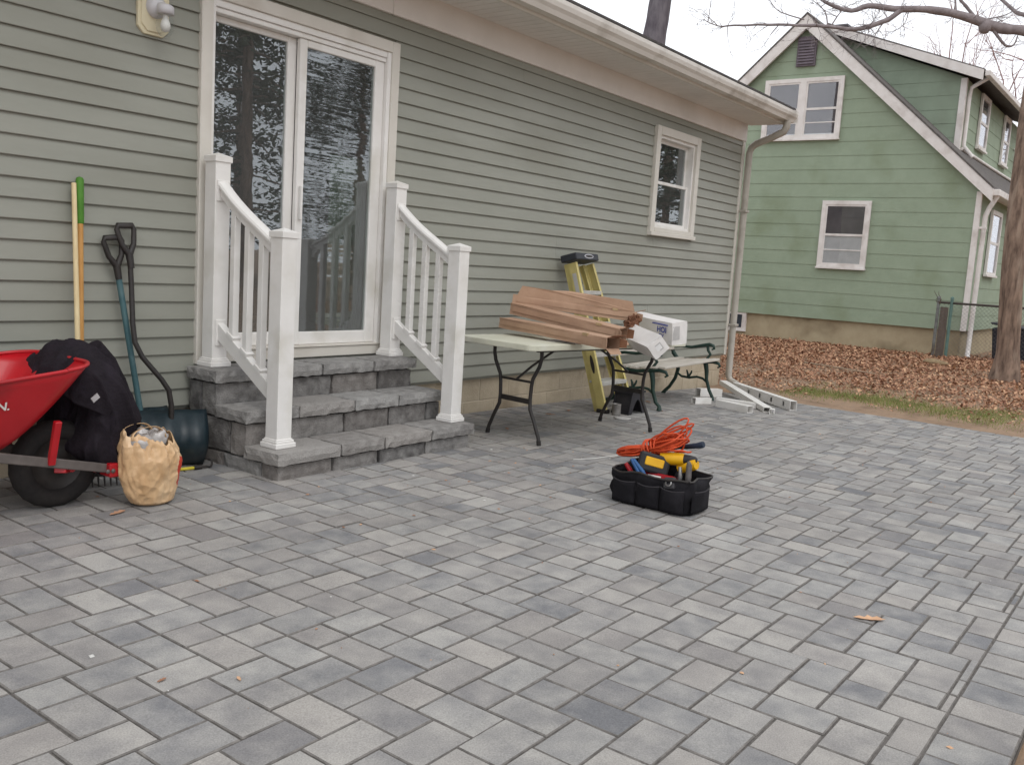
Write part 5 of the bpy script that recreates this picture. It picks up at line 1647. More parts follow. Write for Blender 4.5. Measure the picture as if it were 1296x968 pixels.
    for k in range(3):                                    # high stray loops
        l = (0.285, 0.30, 0.27)[k]
        dirn = (ax + up * (0.56, 0.42, 0.3)[k]).normalized()
        pts = []
        for i in range(19):
            t = i / 18
            a = math.pi * 2 * t
            pts.append(knot + dirn * (l * (0.5 - 0.5 * math.cos(a))) + (up * 0.9 + sd * (0.3, -0.5, 0.7)[k]) * ((0.045, 0.02, 0.05)[k] * math.sin(a)))
        mb.tube(pts, 0.0052, 6)
    root = thing('extension_cord', (4.52, -2.42, -0.1), 'bundled orange extension cord lying on top of the tool bag', 'extension cord')
    mb.build('loops', mo, root)
    mb = MB()
    for k in range(6):
        o = knot + ax * (-0.03 + 0.013 * k)
        pts = [o + (sd * math.cos(a) + up * math.sin(a)) * 0.048 + ax * (0.012 * math.sin(a + k)) for a in [2 * math.pi * i / 14 for i in range(15)]]
        mb.tube(pts, 0.0052, 6)
    mb.build('wrapping', mo, root)
tool_bag()

# ------------------------------------------------------------------ the green neighbour house
def green_house():
    XG, YR, YL, YP, ZP = 18.5, -1.28, 5.66, 2.19, 6.14
    ZF, ROW = 0.26, 0.267
    K = (ZP - 2.98) / (YP - YR)
    LEN = 10.6
    root = thing('neighbour_house', (22, 2.2, -0.27), 'green shingle sided house with a steep gable, a dormer and white trim', 'house')
    mg = mat('green_shingle', S(153, 167, 145), S(146, 160, 138), scale=3.0, rough=0.75, bump=0.25, bscale=50, stretch=(1, 1, 1), c3=S(135, 148, 122), scale3=1.1)
    mgd = mat('green_shingle_cheek', S(152, 167, 148), S(145, 160, 141), scale=3.0, rough=0.75, bump=0.25, bscale=50, c3=S(138, 150, 132), scale3=1.1)
    mf = mat('tan_foundation', S(180, 166, 138), S(168, 153, 126), scale=4, rough=0.9, bump=0.3, c3=S(126, 112, 88), scale3=1.5)
    mt = mat('old_white_trim', S(232, 227, 223), S(222, 216, 211), scale=6, rough=0.6, c3=S(206, 198, 192), scale3=3)
    mr = mat('neighbour_roof', S(112, 106, 102), S(88, 84, 82), scale=16, rough=0.95, bump=0.6)
    mpane = glass_mat('old_window_glass', 1.8, tint=(0.97, 0.97, 0.97))
    def zr(y): return ZP - K * abs(y - YP)           # roof surface above the wall
    # core walls
    mb = MB()
    mb.prism([(XG + 0.03, YR + 0.03, ZF), (XG + 0.03, YL - 0.03, ZF), (XG + 0.03, YL - 0.03, 2.85), (XG + 0.03, YP, ZP - 0.12), (XG + 0.03, YR + 0.03, 2.85)], (LEN, 0, 0))
    mb.build('wall', mg, root)
    mb = MB(); mb.box(XG + 0.06, XG + LEN, YR + 0.07, YL - 0.07, -0.9, ZF - 0.001); mb.build('foundation', mf, root)
    # shingle courses of the gable
    z = ZF - 0.02
    while z < ZP - 0.2:
        z1 = z + ROW
        def lim(zz):
            h = max(0.02, (ZP - 0.10 - zz) / K)
            return max(YR, YP - h), min(YL, YP + h)
        r0, l0 = lim(z); r1, l1 = lim(min(z1, ZP - 0.12))
        zt = min(z1, ZP - 0.12)
        mb = MB()
        a, b = XG - 0.010, XG - 0.002
        mb.add([(a, r0, z), (a, l0, z), (b, l1, zt), (b, r1, zt), (XG + 0.03, r0, z), (XG + 0.03, l0, z), (XG + 0.03, l1, zt), (XG + 0.03, r1, zt)],
               [(0, 1, 2, 3), (7, 6, 5, 4), (0, 4, 5, 1), (3, 2, 6, 7), (0, 3, 7, 4), (1, 5, 6, 2)])
        mb.build('shingle_course', mg, root)
        # courses of the long side wall
        if z1 < 3.0:
            mb = MB(); a, b = YR - 0.010, YR - 0.002
            xa, xb = XG, XG + LEN
            mb.add([(xa, a, z), (xb, a, z), (xb, b, z1), (xa, b, z1), (xa, YR + 0.03, z), (xb, YR + 0.03, z), (xb, YR + 0.03, z1), (xa, YR + 0.03, z1)],
                   [(0, 1, 2, 3), (7, 6, 5, 4), (0, 4, 5, 1), (3, 2, 6, 7), (0, 3, 7, 4), (1, 5, 6, 2)])
            mb.build('shingle_course', mg, root)
        z = z1
    # roof slabs and rake boards
    ov = 0.22
    for s in (-1, 1):
        ye = (YR - ov) if s < 0 else (YL + ov)
        ze = ZP - K * abs(ye - YP)
        mb = MB()
        mb.prism([(XG - 0.16, YP, ZP + 0.02), (XG - 0.16, ye, ze + 0.02), (XG - 0.16, ye, ze + 0.06), (XG - 0.16, YP, ZP + 0.065)], (LEN + 0.3, 0, 0))
        mb.build('roof', mr, root)
        mb = MB()
        mb.prism([(XG - 0.15, YP, ZP + 0.018), (XG - 0.15, ye, ze + 0.018), (XG - 0.15, ye, ze - 0.21), (XG - 0.15, YP, ZP - 0.25)], (0.05, 0, 0))
        mb.build('rake_board', mt, root)
        mb = MB(); mb.prism([(XG - 0.099, YP, ZP - 0.04), (XG - 0.099, ye, ze - 0.04), (XG - 0.099, ye, ze - 0.07), (XG - 0.099, YP, ZP - 0.07)], (0.083, 0, 0)); mb.build('rake_soffit', mt, root)
    # eave gutter on the yard side
    ye = YR - ov; ze = ZP - K * abs(ye - YP)
    mb = MB(); mb.box(XG - 0.1, XG + LEN, ye - 0.10, ye + 0.01, ze - 0.10, ze + 0.015); g = mb.build('gutter', mt, root, bevel=0.01)
    mb = MB(); mb.box(XG - 0.098, XG + LEN, ye + 0.011, YR - 0.018, ze - 0.06, ze - 0.04); mb.build('soffit', mt, root)
    # corner board, downspout
    mb = MB(); mb.box(XG - 0.03, XG + 0.06, YR - 0.03, YR + 0.06, ZF - 0.02, ze - 0.02); mb.build('corner_board', mt, root)
    mb = MB(); mb.tube([(XG + 0.05, ye - 0.05, ze - 0.09), (XG + 0.06, YR - 0.16, ze - 0.30), (XG + 0.07, YR - 0.11, ze - 0.45), (XG + 0.07, YR - 0.10, 0.4), (XG + 0.07, YR - 0.10, -0.22), (XG + 0.0, YR - 0.14, -0.26)], 0.045, 10); mb.build('downspout', mt, root)
    mb = MB(); mb.box(XG + 0.02, XG + 0.12, YR - 0.15, YR - 0.02, 2.1, 2.14); mb.build('strap', mt, root)
    # windows: rows on the x plane (facing the patio)
    def win_x(y0, y1, z0, z1, x, twin=False, tr=0.075, blind=0.0):
        mb = MB(); o = x - 0.045
        mb.box(o, x - 0.001, y0, y0 + tr, z0, z1); mb.box(o, x - 0.001, y1 - tr, y1, z0, z1)
        mb.box(o, x - 0.001, y0 + tr, y1 - tr, z1 - tr, z1)
        mb.box(o - 0.025, x - 0.001, y0 - 0.01, y1 + 0.01, z0 - 0.035, z0 - 0.0005); mb.box(o, x - 0.001, y0 + tr, y1 - tr, z0, z0 + tr * 0.6)
        w = mb.build('window', mt, root)
        bays = [(y0 + tr, y1 - tr)]
        if twin:
            c = (y0 + y1) / 2
            mb = MB(); mb.box(o, x - 0.001, c - 0.06, c + 0.06, z0 + tr * 0.6, z1 - tr); mb.build('mullion', mt, w)
            bays = [(y0 + tr, c - 0.06), (c + 0.06, y1 - tr)]
        for (a, b) in bays:
            za, zb = z0 + tr * 0.6, z1 - tr
            zm = (za + zb) / 2
            mb = MB(); q = 0.035
            mb.box(o + 0.012, x - 0.001, a, a + q, za, zb); mb.box(o + 0.012, x - 0.001, b - q, b, za, zb)
            mb.box(o + 0.012, x - 0.001, a + q, b - q, zb - q, zb); mb.box(o + 0.012, x - 0.001, a + q, b - q, za, za + q); mb.box(o + 0.008, x - 0.001, a + q, b - q, zm - 0.022, zm + 0.022)
            mb.box(o + 0.014, x - 0.001, a + q, b - q, (za + zm) / 2 - 0.01, (za + zm) / 2 + 0.01)
            mb.build('sash', mt, w)
            mb = MB(); mb.box(x - 0.022, x - 0.019, a + q, b - q, za + q, zb - q); mb.build('pane', mpane, w)
            mb = MB(); mb.box(x - 0.0185, x - 0.0165, a + q, b - q, za + q, zm if blind > 0.5 else za + q + 0.02); mb.build('blind', mat('pale_blind', S(205, 207, 206), S(192, 194, 194), scale=6, rough=0.8), w)
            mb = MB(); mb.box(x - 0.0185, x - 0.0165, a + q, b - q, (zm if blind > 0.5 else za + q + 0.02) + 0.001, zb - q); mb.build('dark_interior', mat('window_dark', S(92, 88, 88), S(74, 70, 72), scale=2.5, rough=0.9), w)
    x = XG - 0.0165
    win_x(0.597, 1.54, 1.28, 2.572, x, blind=1.0)
    win_x(1.36, 2.955, 3.78, 4.957, x, twin=True)
    # basement window and gable vent
    mb = MB(); mb.box(XG + 0.01, XG + 0.06, 2.93, 3.85, -0.16, 0.235)
    bw = mb.build('basement_window', mt, root)
    mb = MB(); mb.box(XG + 0.004, XG + 0.0095, 3.02, 3.76, -0.08, 0.19); mb.build('pane', mat('window_dark2', S(60, 66, 74), S(48, 54, 62), rough=0.3), bw)
    mb = MB(); mb.box(XG - 0.05, XG - 0.001, 1.98, 2.365, 5.19, 5.76)
    vent = mb.build('gable_vent', mat('vent_grey', S(120, 110, 118), S(106, 98, 104), scale=6, rough=0.8), root)
    for k in range(9):
        mb = MB(); zz = 5.23 + 0.056 * k
        mb.add([(XG - 0.075, 2.01, zz), (XG - 0.075, 2.335, zz), (XG - 0.051, 2.335, zz + 0.045), (XG - 0.051, 2.01, zz + 0.045)], [(0, 1, 2, 3)]); mb.build('louvre', mat('vent_grey', S(120, 110, 118)), vent, solid=0.006)
    # side wall window
    def win_y(x0, x1, z0, z1, y, tr=0.08):
        mb = MB(); o = y - 0.045
        mb.box(x0, x0 + tr, o, y - 0.001, z0, z1); mb.box(x1 - tr, x1, o, y - 0.001, z0, z1); mb.box(x0 + tr, x1 - tr, o, y - 0.001, z1 - tr, z1); mb.box(x0 - 0.02, x1 + 0.02, o - 0.03, y - 0.001, z0 - 0.04, z0 - 0.0005); mb.box(x0 + tr, x1 - tr, o, y - 0.001, z0, z0 + 0.05)
        zm = (z0 + z1) / 2
        mb.box(x0 + tr, x1 - tr, o + 0.01, y - 0.001, zm - 0.025, zm + 0.025)
        w = mb.build('window', mt, root)
        mb = MB(); mb.box(x0 + tr, x1 - tr, y - 0.022, y - 0.019, z0 + 0.05, z1 - tr); mb.build('pane', mpane, w)
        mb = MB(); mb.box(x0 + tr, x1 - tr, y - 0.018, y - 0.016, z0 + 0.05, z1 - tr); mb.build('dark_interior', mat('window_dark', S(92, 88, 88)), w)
    win_y(19.57, 20.6, 1.31, 2.53, YR - 0.0165)
    # shed dormer
    XD, YD = 19.7, -0.55
    ZD = 5.08
    kd = (ZP + 0.02 - ZD) / (YP - YD)
    mb = MB()
    mb.prism([(XD, YD, zr(YD) - 0.1), (XD, YD, ZD - 0.05), (XD, YP - 0.02, ZP - 0.06), (XD, YP - 0.02, ZP - 0.15)], (6.3, 0, 0))
    dorm = mb.build('dormer', mgd, root)
    z = zr(YD)
    while z < ZP - 0.1:                                 # cheek courses
        z1 = z + ROW
        def yy(zz): 
            back = YP - max(0.0, (ZP - zz)) / K          # where the main roof meets the cheek
            return back
        def yt(zz): return YD if zz < ZD - 0.06 else YD + (zz - ZD + 0.06) / kd
        a0, b0, a1, b1 = yt(z), yy(z), yt(min(z1, ZP - 0.08)), yy(min(z1, ZP - 0.08))
        zt = min(z1, ZP - 0.08)
        if b1 > a1 + 0.02:
            mb = MB()
            mb.add([(XD - 0.010, a0, z), (XD - 0.010, max(b0, a0 + 0.01), z), (XD - 0.003, b1, zt), (XD - 0.003, a1, zt), (XD + 0.02, a0, z), (XD + 0.02, max(b0, a0 + 0.01), z), (XD + 0.02, b1, zt), (XD + 0.02, a1, zt)],
                   [(0, 1, 2, 3), (7, 6, 5, 4), (0, 4, 5, 1), (3, 2, 6, 7), (0, 3, 7, 4), (1, 5, 6, 2)])
            mb.build('shingle_course', mgd, dorm)
        if zt <= ZD + 0.02:
            mb = MB()
            mb.add([(XD, YD - 0.010, z), (XD + 6.3, YD - 0.010, z), (XD + 6.3, YD - 0.003, min(zt, ZD - 0.05)), (XD, YD - 0.003, min(zt, ZD - 0.05)), (XD, YD + 0.02, z), (XD + 6.3, YD + 0.02, z), (XD + 6.3, YD + 0.02, min(zt, ZD - 0.05)), (XD, YD + 0.02, min(zt, ZD - 0.05))],
                   [(0, 1, 2, 3), (7, 6, 5, 4), (0, 4, 5, 1), (3, 2, 6, 7), (0, 3, 7, 4), (1, 5, 6, 2)])
            mb.build('shingle_course', mg, dorm)
        z = z1
    mb = MB(); mb.prism([(XD - 0.22, YD - 0.35, ZD - 0.02), (XD - 0.22, YD - 0.35, ZD + 0.05), (XD - 0.22, YP, ZP + 0.13), (XD - 0.22, YP, ZP + 0.075)], (6.8, 0, 0)); mb.build('dormer_roof', mr, dorm)
    mb = MB(); mb.prism([(XD - 0.24, YD - 0.34, ZD - 0.16), (XD - 0.24, YD - 0.34, ZD + 0.03), (XD - 0.24, YP, ZP + 0.09), (XD - 0.24, YP, ZP - 0.05)], (0.019, 0, 0)); mb.build('dormer_rake', mt, dorm)
    mb = MB(); mb.box(XD - 0.2, XD + 6.5, YD - 0.45, YD - 0.355, ZD - 0.08, ZD + 0.02); mb.build('dormer_gutter', mt, dorm, bevel=0.01)
    mb = MB(); mb.box(XD - 0.03, XD + 0.09, YD - 0.03, YD + 0.08, zr(YD) - 0.05, ZD - 0.06); mb.build('corner_board', mt, dorm)
    mb = MB(); mb.tube([(XD + 0.12, YD - 0.36, ZD - 0.06), (XD + 0.13, YD - 0.09, ZD - 0.22), (XD + 0.13, YD - 0.07, ZD - 0.4), (XD + 0.13, YD - 0.07, zr(YD) + 0.12), (XD + 0.15, YD - 0.25, zr(YD) - 0.10)], 0.04, 8); mb.build('downspout', mt, dorm)
    mb = MB(); mb.tube([(XD + 0.1, YD - 0.05, zr(YD) + 0.06), (XD + 3, YD - 0.06, zr(YD) + 0.05), (XD + 6.2, YD - 0.05, zr(YD) + 0.07)], 0.035, 6); mb.build('flashing', mt, dorm)
    root2 = root
    for (x0, x1) in ((21.15, 22.05), (23.85, 24.65)):
        mb = MB(); y = YD - 0.0165; o = y - 0.045; tr = 0.09; z0, z1 = 3.93, 5.0
        mb.box(x0, x0 + tr, o, y - 0.001, z0, z1); mb.box(x1 - tr, x1, o, y - 0.001, z0, z1); mb.box(x0 + tr, x1 - tr, o, y - 0.001, z1 - tr, z1); mb.box(x0 - 0.02, x1 + 0.02, o - 0.03, y - 0.001, z0 - 0.04, z0 - 0.0005); mb.box(x0 + tr, x1 - tr, o, y - 0.001, z0, z0 + 0.06)
        mb.box(x0 + tr, x1 - tr, o + 0.01, y - 0.001, 4.42, 4.47)
        mb.build('window', mt, dorm)
        mb = MB(); mb.box(x0 + tr, x1 - tr, y - 0.022, y - 0.019, z0 + 0.06, z1 - tr); mb.build('pane', mpane, dorm)
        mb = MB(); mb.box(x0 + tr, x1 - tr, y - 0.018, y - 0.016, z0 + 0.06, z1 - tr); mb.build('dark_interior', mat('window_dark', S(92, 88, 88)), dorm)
    # ridge vent box
    mb = MB(); mb.box(20.2, 20.6, YP - 0.15, YP + 0.2, ZP + 0.02, ZP + 0.2); mb.box(20.12, 20.68, YP - 0.22, YP + 0.28, ZP + 0.201, ZP + 0.24); mb.build('roof_vent', mat('vent_dark', S(110, 106, 110), S(90, 86, 90), rough=0.7), root)
    mb = MB(); mb.tube([(25.6, YD - 0.02, 4.45), (25.6, YD - 0.16, 4.5), (25.6, YD - 0.2, 4.44)], 0.03, 8); mb.lathe([(0.03, 0), (0.07, -0.05), (0.08, -0.10)], (25.6, YD - 0.2, 4.45), 12); mb.build('floodlight', mt, dorm)
green_house()

# ------------------------------------------------------------------ chain link fence, bins
def fence():
    X = 18.02
    ys = (-0.90, -1.12, -3.4, -5.8)
    g = -0.25
    ztop = 0.74
    mgal = mat('galvanised', S(128, 130, 128), S(104, 106, 104), scale=14, rough=0.5, metal=0.3, c3=S(96, 84, 74), scale3=5)
    mgreen = mat('green_post', S(98, 126, 118), S(86, 112, 106), scale=10, rough=0.6)
    root = thing('chain_link_fence', (X, -3.2, g), 'low chain link fence with a dark top rail beside the green house corner', 'fence')
    for k, y in enumerate(ys):
        mb = MB(); mb.tube([(X, y, g - 0.1), (X, y, ztop + 0.07)], 0.028, 10)
        mb.lathe([(0.032, 0.0), (0.03, 0.03), (0.0, 0.05)], (X, y, ztop + 0.07), 10)
        mb.build('post', mgreen if k == 1 else mgal, root)
    mb = MB(); mb.tube([(X, ys[0], ztop), (X, ys[-1], ztop)], 0.02, 8); mb.build('top_rail', mat('dark_rail', S(74, 66, 62), S(60, 54, 50), rough=0.7), root)
    mb = MB()
    y, z0, z1 = ys[0], g + 0.02, ztop
    st = 0.07
    n = int((ys[0] - ys[-1]) / st)
    h = z1 - z0
    for i in range(-int(h / st), n + 1):
        for s in (1, -1):
            ya = ys[0] - i * st
            p, q = (ya, z0), (ya - h, z1)
            if s < 0: p, q = (ya, z1), (ya - h, z0)
            # clip to the run
            def clip(p, q):
                (y0_, za), (y1_, zb) = p, q
                out = []
                for (yy, zz), (y2, z2) in (((y0_, za), (y1_, zb)), ((y1_, zb), (y0_, za))):
                    if yy > ys[0]: f = (ys[0] - yy) / (y2 - yy); yy, zz = ys[0], zz + (z2 - zz) * f
                    if yy < ys[-1]: f = (ys[-1] - yy) / (y2 - yy); yy, zz = ys[-1], zz + (z2 - zz) * f
                    out.append((yy, zz))
                return out
            if max(p[0], q[0]) < ys[-1] or min(p[0], q[0]) > ys[0]: continue
            a, b = clip(p, q)
            mb.tube([(X + 0.003 * s, a[0], a[1]), (X + 0.003 * s, b[0], b[1])], 0.0022, 3, cap=False)
    o = mb.build('wire_mesh', mgal, root); o['kind'] = 'stuff'
    # a leaning old board and a vine stub at the end post
    mb = MB(); mb.box(X + 0.05, X + 0.08, -1.06, -0.93, g - 0.05, 0.66); o = mb.build('old_board', mat('weathered_board', S(132, 118, 108), S(112, 100, 92), scale=6, rough=0.9, stretch=(3, 3, 0.5)), None, origin=(X + 0.06, -1.0, g))
    tag(o, 'weathered grey brown board standing behind the end post of the fence', 'board')
    mb = MB(); rng = random.Random(2)
    for k in range(5):
        p = Vector((X - 0.02, -0.93, 0.72)); pts = [p]
        for i in range(4):
            p = p + Vector((rng.uniform(-.02, .02), rng.uniform(-.05, .05), rng.uniform(0.0, .07))); pts.append(p)
        mb.tube(pts, [0.01, 0.008, 0.006, 0.005, 0.003], 5)
    o = mb.build('dry_vine', mat('dry_vine', S(96, 84, 76), rough=0.95), None, origin=(X, -0.93, 0.72))
    tag(o, 'dry vine stub curling over the top of the fence end post', 'vine')
    mbin = mat('bin_plastic', S(40, 42, 52), S(32, 34, 44), scale=6, rough=0.5)
    for (x, y, w, h, lab) in ((19.15, -2.05, 0.36, 0.60, 'dark plastic bin with a raised lid behind the fence, left of the tree trunk'), (18.9, -3.15, 0.42, 0.66, 'dark plastic bin behind the fence at the right edge, past the tree trunk')):
        gg = -0.26
        root = thing('rubbish_bin', (x, y, gg), lab, 'bin', 'bins behind the fence')
        mb = MB()
        mb.add([(x - w * .85, y - w * .85, gg), (x + w * .85, y - w * .85, gg), (x + w * .85, y + w * .85, gg), (x - w * .85, y + w * .85, gg), (x - w, y - w, gg + h), (x + w, y - w, gg + h), (x + w, y + w, gg + h), (x - w, y + w, gg + h)], [(0, 3, 2, 1), (4, 5, 6, 7), (0, 1, 5, 4), (1, 2, 6, 5), (2, 3, 7, 6), (3, 0, 4, 7)])
        mb.build('body', mbin, root, bevel=0.03, seg=2)
        mb = MB(); M = Matrix.Translation((x, y, gg + h + 0.02)) @ Matrix.Rotation(0.12, 4, 'X'); mb.box(-w - 0.03, w + 0.03, -w - 0.03, w + 0.03, -0.004, 0.035, M); mb.build('lid', mbin, root, bevel=0.02)
fence()

# ------------------------------------------------------------------ trees
M_bark = mat('grey_brown_bark', S(146, 124, 108), S(92, 76, 66), scale=16, rough=0.95, bump=1.0, bscale=34, stretch=(1, 1, 0.22), c3=S(158, 140, 124), scale3=9)
M_limb = mat('grey_limb', S(150, 140, 140), S(126, 116, 116), scale=10, rough=0.95, bump=0.6, bscale=30)
M_twig = mat('reddish_twig', S(166, 134, 132), S(150, 120, 118), scale=4, rough=0.95)
M_needle = mat('dark_needles', S(74, 84, 62), S(56, 66, 48), scale=0.6, rough=0.8, c3=S(92, 100, 74), scale3=0.9)
def twig(mb, p, d, ln, r, rng, depth=2, droop=0.0):
    pts = [Vector(p)]
    d = Vector(d).normalized()
    n = 5
    for i in range(n):
        d = (d + Vector((rng.uniform(-1, 1), rng.uniform(-1, 1), rng.uniform(-1, 1) - droop)) * 0.28).normalized()
        pts.append(pts[-1] + d * ln / n)
    mb.tube(pts, [r * (1 - 0.75 * i / n) for i in range(n + 1)], 4 if r < 0.02 else 6, cap=False)
    if depth > 0:
        for k in range(rng.randint(2, 4)):
            i = rng.randint(1, n)
            dd = (d + Vector((rng.uniform(-1, 1), rng.uniform(-1, 1), rng.uniform(-0.7, 1))) * 0.9).normalized()
            twig(mb, pts[i], dd, ln * rng.uniform(0.45, 0.75), r * 0.55, rng, depth - 1, droop)
def near_tree():
    root = thing('oak_tree', (15.2, -2.51, -0.29), 'bare tree with a furrowed brown trunk at the right edge and a limb overhead', 'tree')
    rng = random.Random(31)
    path = smooth_path([(15.2, -2.53, -0.42), (15.2, -2.525, -0.1), (15.2, -2.50, 0.4), (15.2, -2.43, 1.8), (15.28, -2.385, 3.3), (15.6, -2.34, 4.3), (15.9, -2.3, 5.0), (16.1, -2.3, 6.5), (16.3, -2.2, 9.0)], 4)
    rad = []
    for p in path:
        z = p.z
        rad.append(0.155 + 0.16 * max(0, 0.35 - (z + 0.3)) - 0.008 * max(0, z) if z < 1 else max(0.04, 0.152 - 0.011 * (z - 1)))
    mb = MB(); mb.tube(path, rad, 22)
    for i, v in enumerate(mb.v):
        a = math.atan2(v.y + 2.45, v.x - 15.25)
        k = 0.014 * nz((math.cos(a) * 5, math.sin(a) * 5, v.z * 1.6), 1.5) + 0.02 * nz((math.cos(a) * 2, math.sin(a) * 2, v.z * 0.8), 1)
        if v.z < 0.25: k += 0.07 * max(0, math.sin(a * 5 + 0.7)) * (0.25 - v.z)
        mb.v[i] = v + Vector((math.cos(a), math.sin(a), 0)) * k
    mb.build('trunk', M_bark, root)
    main = [(15.86, -2.31, 4.76), (15.73, -2.11, 4.83), (15.51, -1.82, 4.84), (15.35, -1.58, 4.92), (15.11, -1.24, 5.01), (14.89, -0.93, 5.05), (14.72, -0.7, 5.04), (14.59, -0.52, 5.03), (14.37, -0.23, 5.05), (14.21, -0.03, 4.96), (14.04, 0.23, 5.04), (13.95, 0.36, 5.12), (13.83, 0.54, 5.25)]
    sec = [(14.65, -0.62, 5.02), (14.54, -0.49, 4.87), (14.36, -0.27, 4.75), (14.21, -0.08, 4.69), (13.99, 0.22, 4.71), (13.72, 0.58, 4.7), (13.47, 0.91, 4.68), (13.16, 1.32, 4.64), (13.01, 1.51, 4.61), (12.9, 1.68, 4.7)]
    def taper(pts, r0, r1): return [r0 + (r1 - r0) * i / (len(pts) - 1) for i in range(len(pts))]
    mb = MB()
    P = smooth_path(main); mb.tube(P, taper(P, 0.085, 0.016), 10)
    P2 = smooth_path(sec); mb.tube(P2, taper(P2, 0.042, 0.005), 8)
    for i, v in enumerate(mb.v): mb.v[i] = v + Vector((nz(v, 6), nz(v, 6, 3), nz(v, 6, 6))) * 0.014
    # knot
    c = Vector((15.38, -1.64, 4.87))
    mb.lathe([(0.0, -0.12), (0.05, -0.11), (0.085, -0.06), (0.095, 0.0), (0.06, 0.07), (0.0, 0.09)], c, 10)
    limb = mb.build('limb', M_limb, root)
    mb = MB()
    for (pl, r) in (([(15.45, -1.75, 4.80), (15.55, -1.91, 4.6), (15.62, -2.01, 4.61), (15.67, -2.04, 4.75)], 0.024), ([(15.32, -1.52, 4.96), (15.18, -1.29, 5.23), (15.1, -1.13, 5.39), (15.0, -1.0, 5.7)], 0.026), ([(13.99, 0.22, 4.71), (13.98, 0.28, 4.93), (13.87, 0.46, 5.09)], 0.012), ([(14.01, 0.18, 4.71), (14.12, 0.09, 4.94), (14.22, -0.02, 5.06)], 0.012), ([(13.79, 0.51, 4.79), (13.61, 0.76, 4.86), (13.54, 0.87, 4.93), (13.5, 0.94, 5.03)], 0.010), ([(14.73, -0.71, 5.04), (14.69, -0.69, 4.85), (14.61, -0.62, 4.73)], 0.008), ([(14.5, -0.45, 4.85), (14.41, -0.36, 4.64), (14.37, -0.35, 4.47)], 0.010), ([(15.14, -1.27, 5.03), (15.15, -1.23, 5.27), (15.17, -1.2, 5.6)], 0.018), ([(15.37, -1.6, 4.95), (15.56, -1.84, 5.03), (15.72, -2.02, 5.17)], 0.012)):
        Q = smooth_path(pl); mb.tube(Q, taper(Q, r, r * 0.35), 6)
        for k in range(4):
            q = Q[rng.randint(len(Q) // 3, len(Q) - 1)]
            twig(mb, q, (rng.uniform(-1, 1), rng.uniform(-1, 1), rng.uniform(-1, 0.6)), rng.uniform(0.2, 0.5), 0.0055, rng, 2)
    for Q, n_, ln in ((P, 22, 0.55), (P2, 40, 0.5)):
        for k in range(n_):
            i = rng.randint(3, len(Q) - 1)
            dd = Vector((rng.uniform(-0.9, 0.3), rng.uniform(-0.4, 1.0), rng.uniform(-0.9, 0.9)))
            twig(mb, Q[i], dd, rng.uniform(0.25, 1.0) * ln, rng.uniform(0.0045, 0.0075), rng, 2)
    mb.build('twigs', M_limb, limb)
    # upper crown, out of frame but seen in reflections
    mb = MB()
    for k in range(14):
        a = rng.uniform(0, 6.28)
        twig(mb, path[-1 - rng.randint(0, 8)], (math.cos(a), math.sin(a), 0.7), rng.uniform(1.5, 3.0), 0.035, rng, 3)
    mb.build('crown', M_limb, root)
near_tree()
def rear_tree():
    root = thing('tall_tree', (13.55, 2.75, -0.3), 'thick grey trunk rising behind the roof of the sage house', 'tree')
    rng = random.Random(8)
    path = smooth_path([(13.35, 3.0, -0.4), (13.42, 2.98, 1.5), (13.58, 2.96, 3.6), (13.66, 2.95, 4.6), (13.80, 2.92, 5.6), (13.95, 2.9, 8.0), (14.2, 2.9, 11)], 4)
    mb = MB(); mb.tube(path, [max(0.12, 0.27 - 0.012 * i / 2) for i in range(len(path))], 20)
    for i, v in enumerate(mb.v): mb.v[i] = v + Vector((nz(v, 4), nz(v, 4, 3), 0)) * 0.025
    mb.build('trunk', mat('grey_bark', S(112, 106, 110), S(84, 78, 84), scale=10, rough=0.95, bump=1.0, bscale=28, stretch=(1, 1, 0.3)), root)
    mb = MB(); mb.tube([(13.5, 3.05, 4.72), (13.38, 3.2, 4.74), (13.32, 3.26, 4.76)], [0.03, 0.028, 0.02], 8); mb.build('branch_stub', M_limb, root)
    mb = MB()
    for k in range(12):
        a = rng.uniform(0, 6.28)
        twig(mb, path[-1 - rng.randint(0, 5)], (math.cos(a), math.sin(a), 0.8), rng.uniform(1.5, 3.0), 0.05, rng, 3)
    mb.build('crown', M_limb, root)
rear_tree()
def far_tree():
    for (x, y, h, lab, sd) in ((47, 4.2, 11.5, 'bare reddish twigged tree behind the dormer roof of the green house', 4), (52, -0.5, 10.0, 'bare twiggy tree far behind the right end of the green house', 14)):
        root = thing('bare_tree', (x, y, -0.3), lab, 'tree')
        rng = random.Random(sd)
        mb = MB(); mb.tube([(x, y, -0.5), (x + 0.1, y, h * 0.25), (x, y + 0.1, h * 0.5)], [0.28, 0.22, 0.15], 8); mb.build('trunk', M_twig, root)
        mb = MB()
        for k in range(26):
            a = rng.uniform(0, 6.28)
            z = rng.uniform(0.28, 0.5) * h
            twig(mb, (x, y, z), (math.cos(a), math.sin(a), rng.uniform(0.6, 1.6)), rng.uniform(0.35, 0.55) * h, 0.055, rng, 4)
        mb.build('crown', M_twig, root)
far_tree()
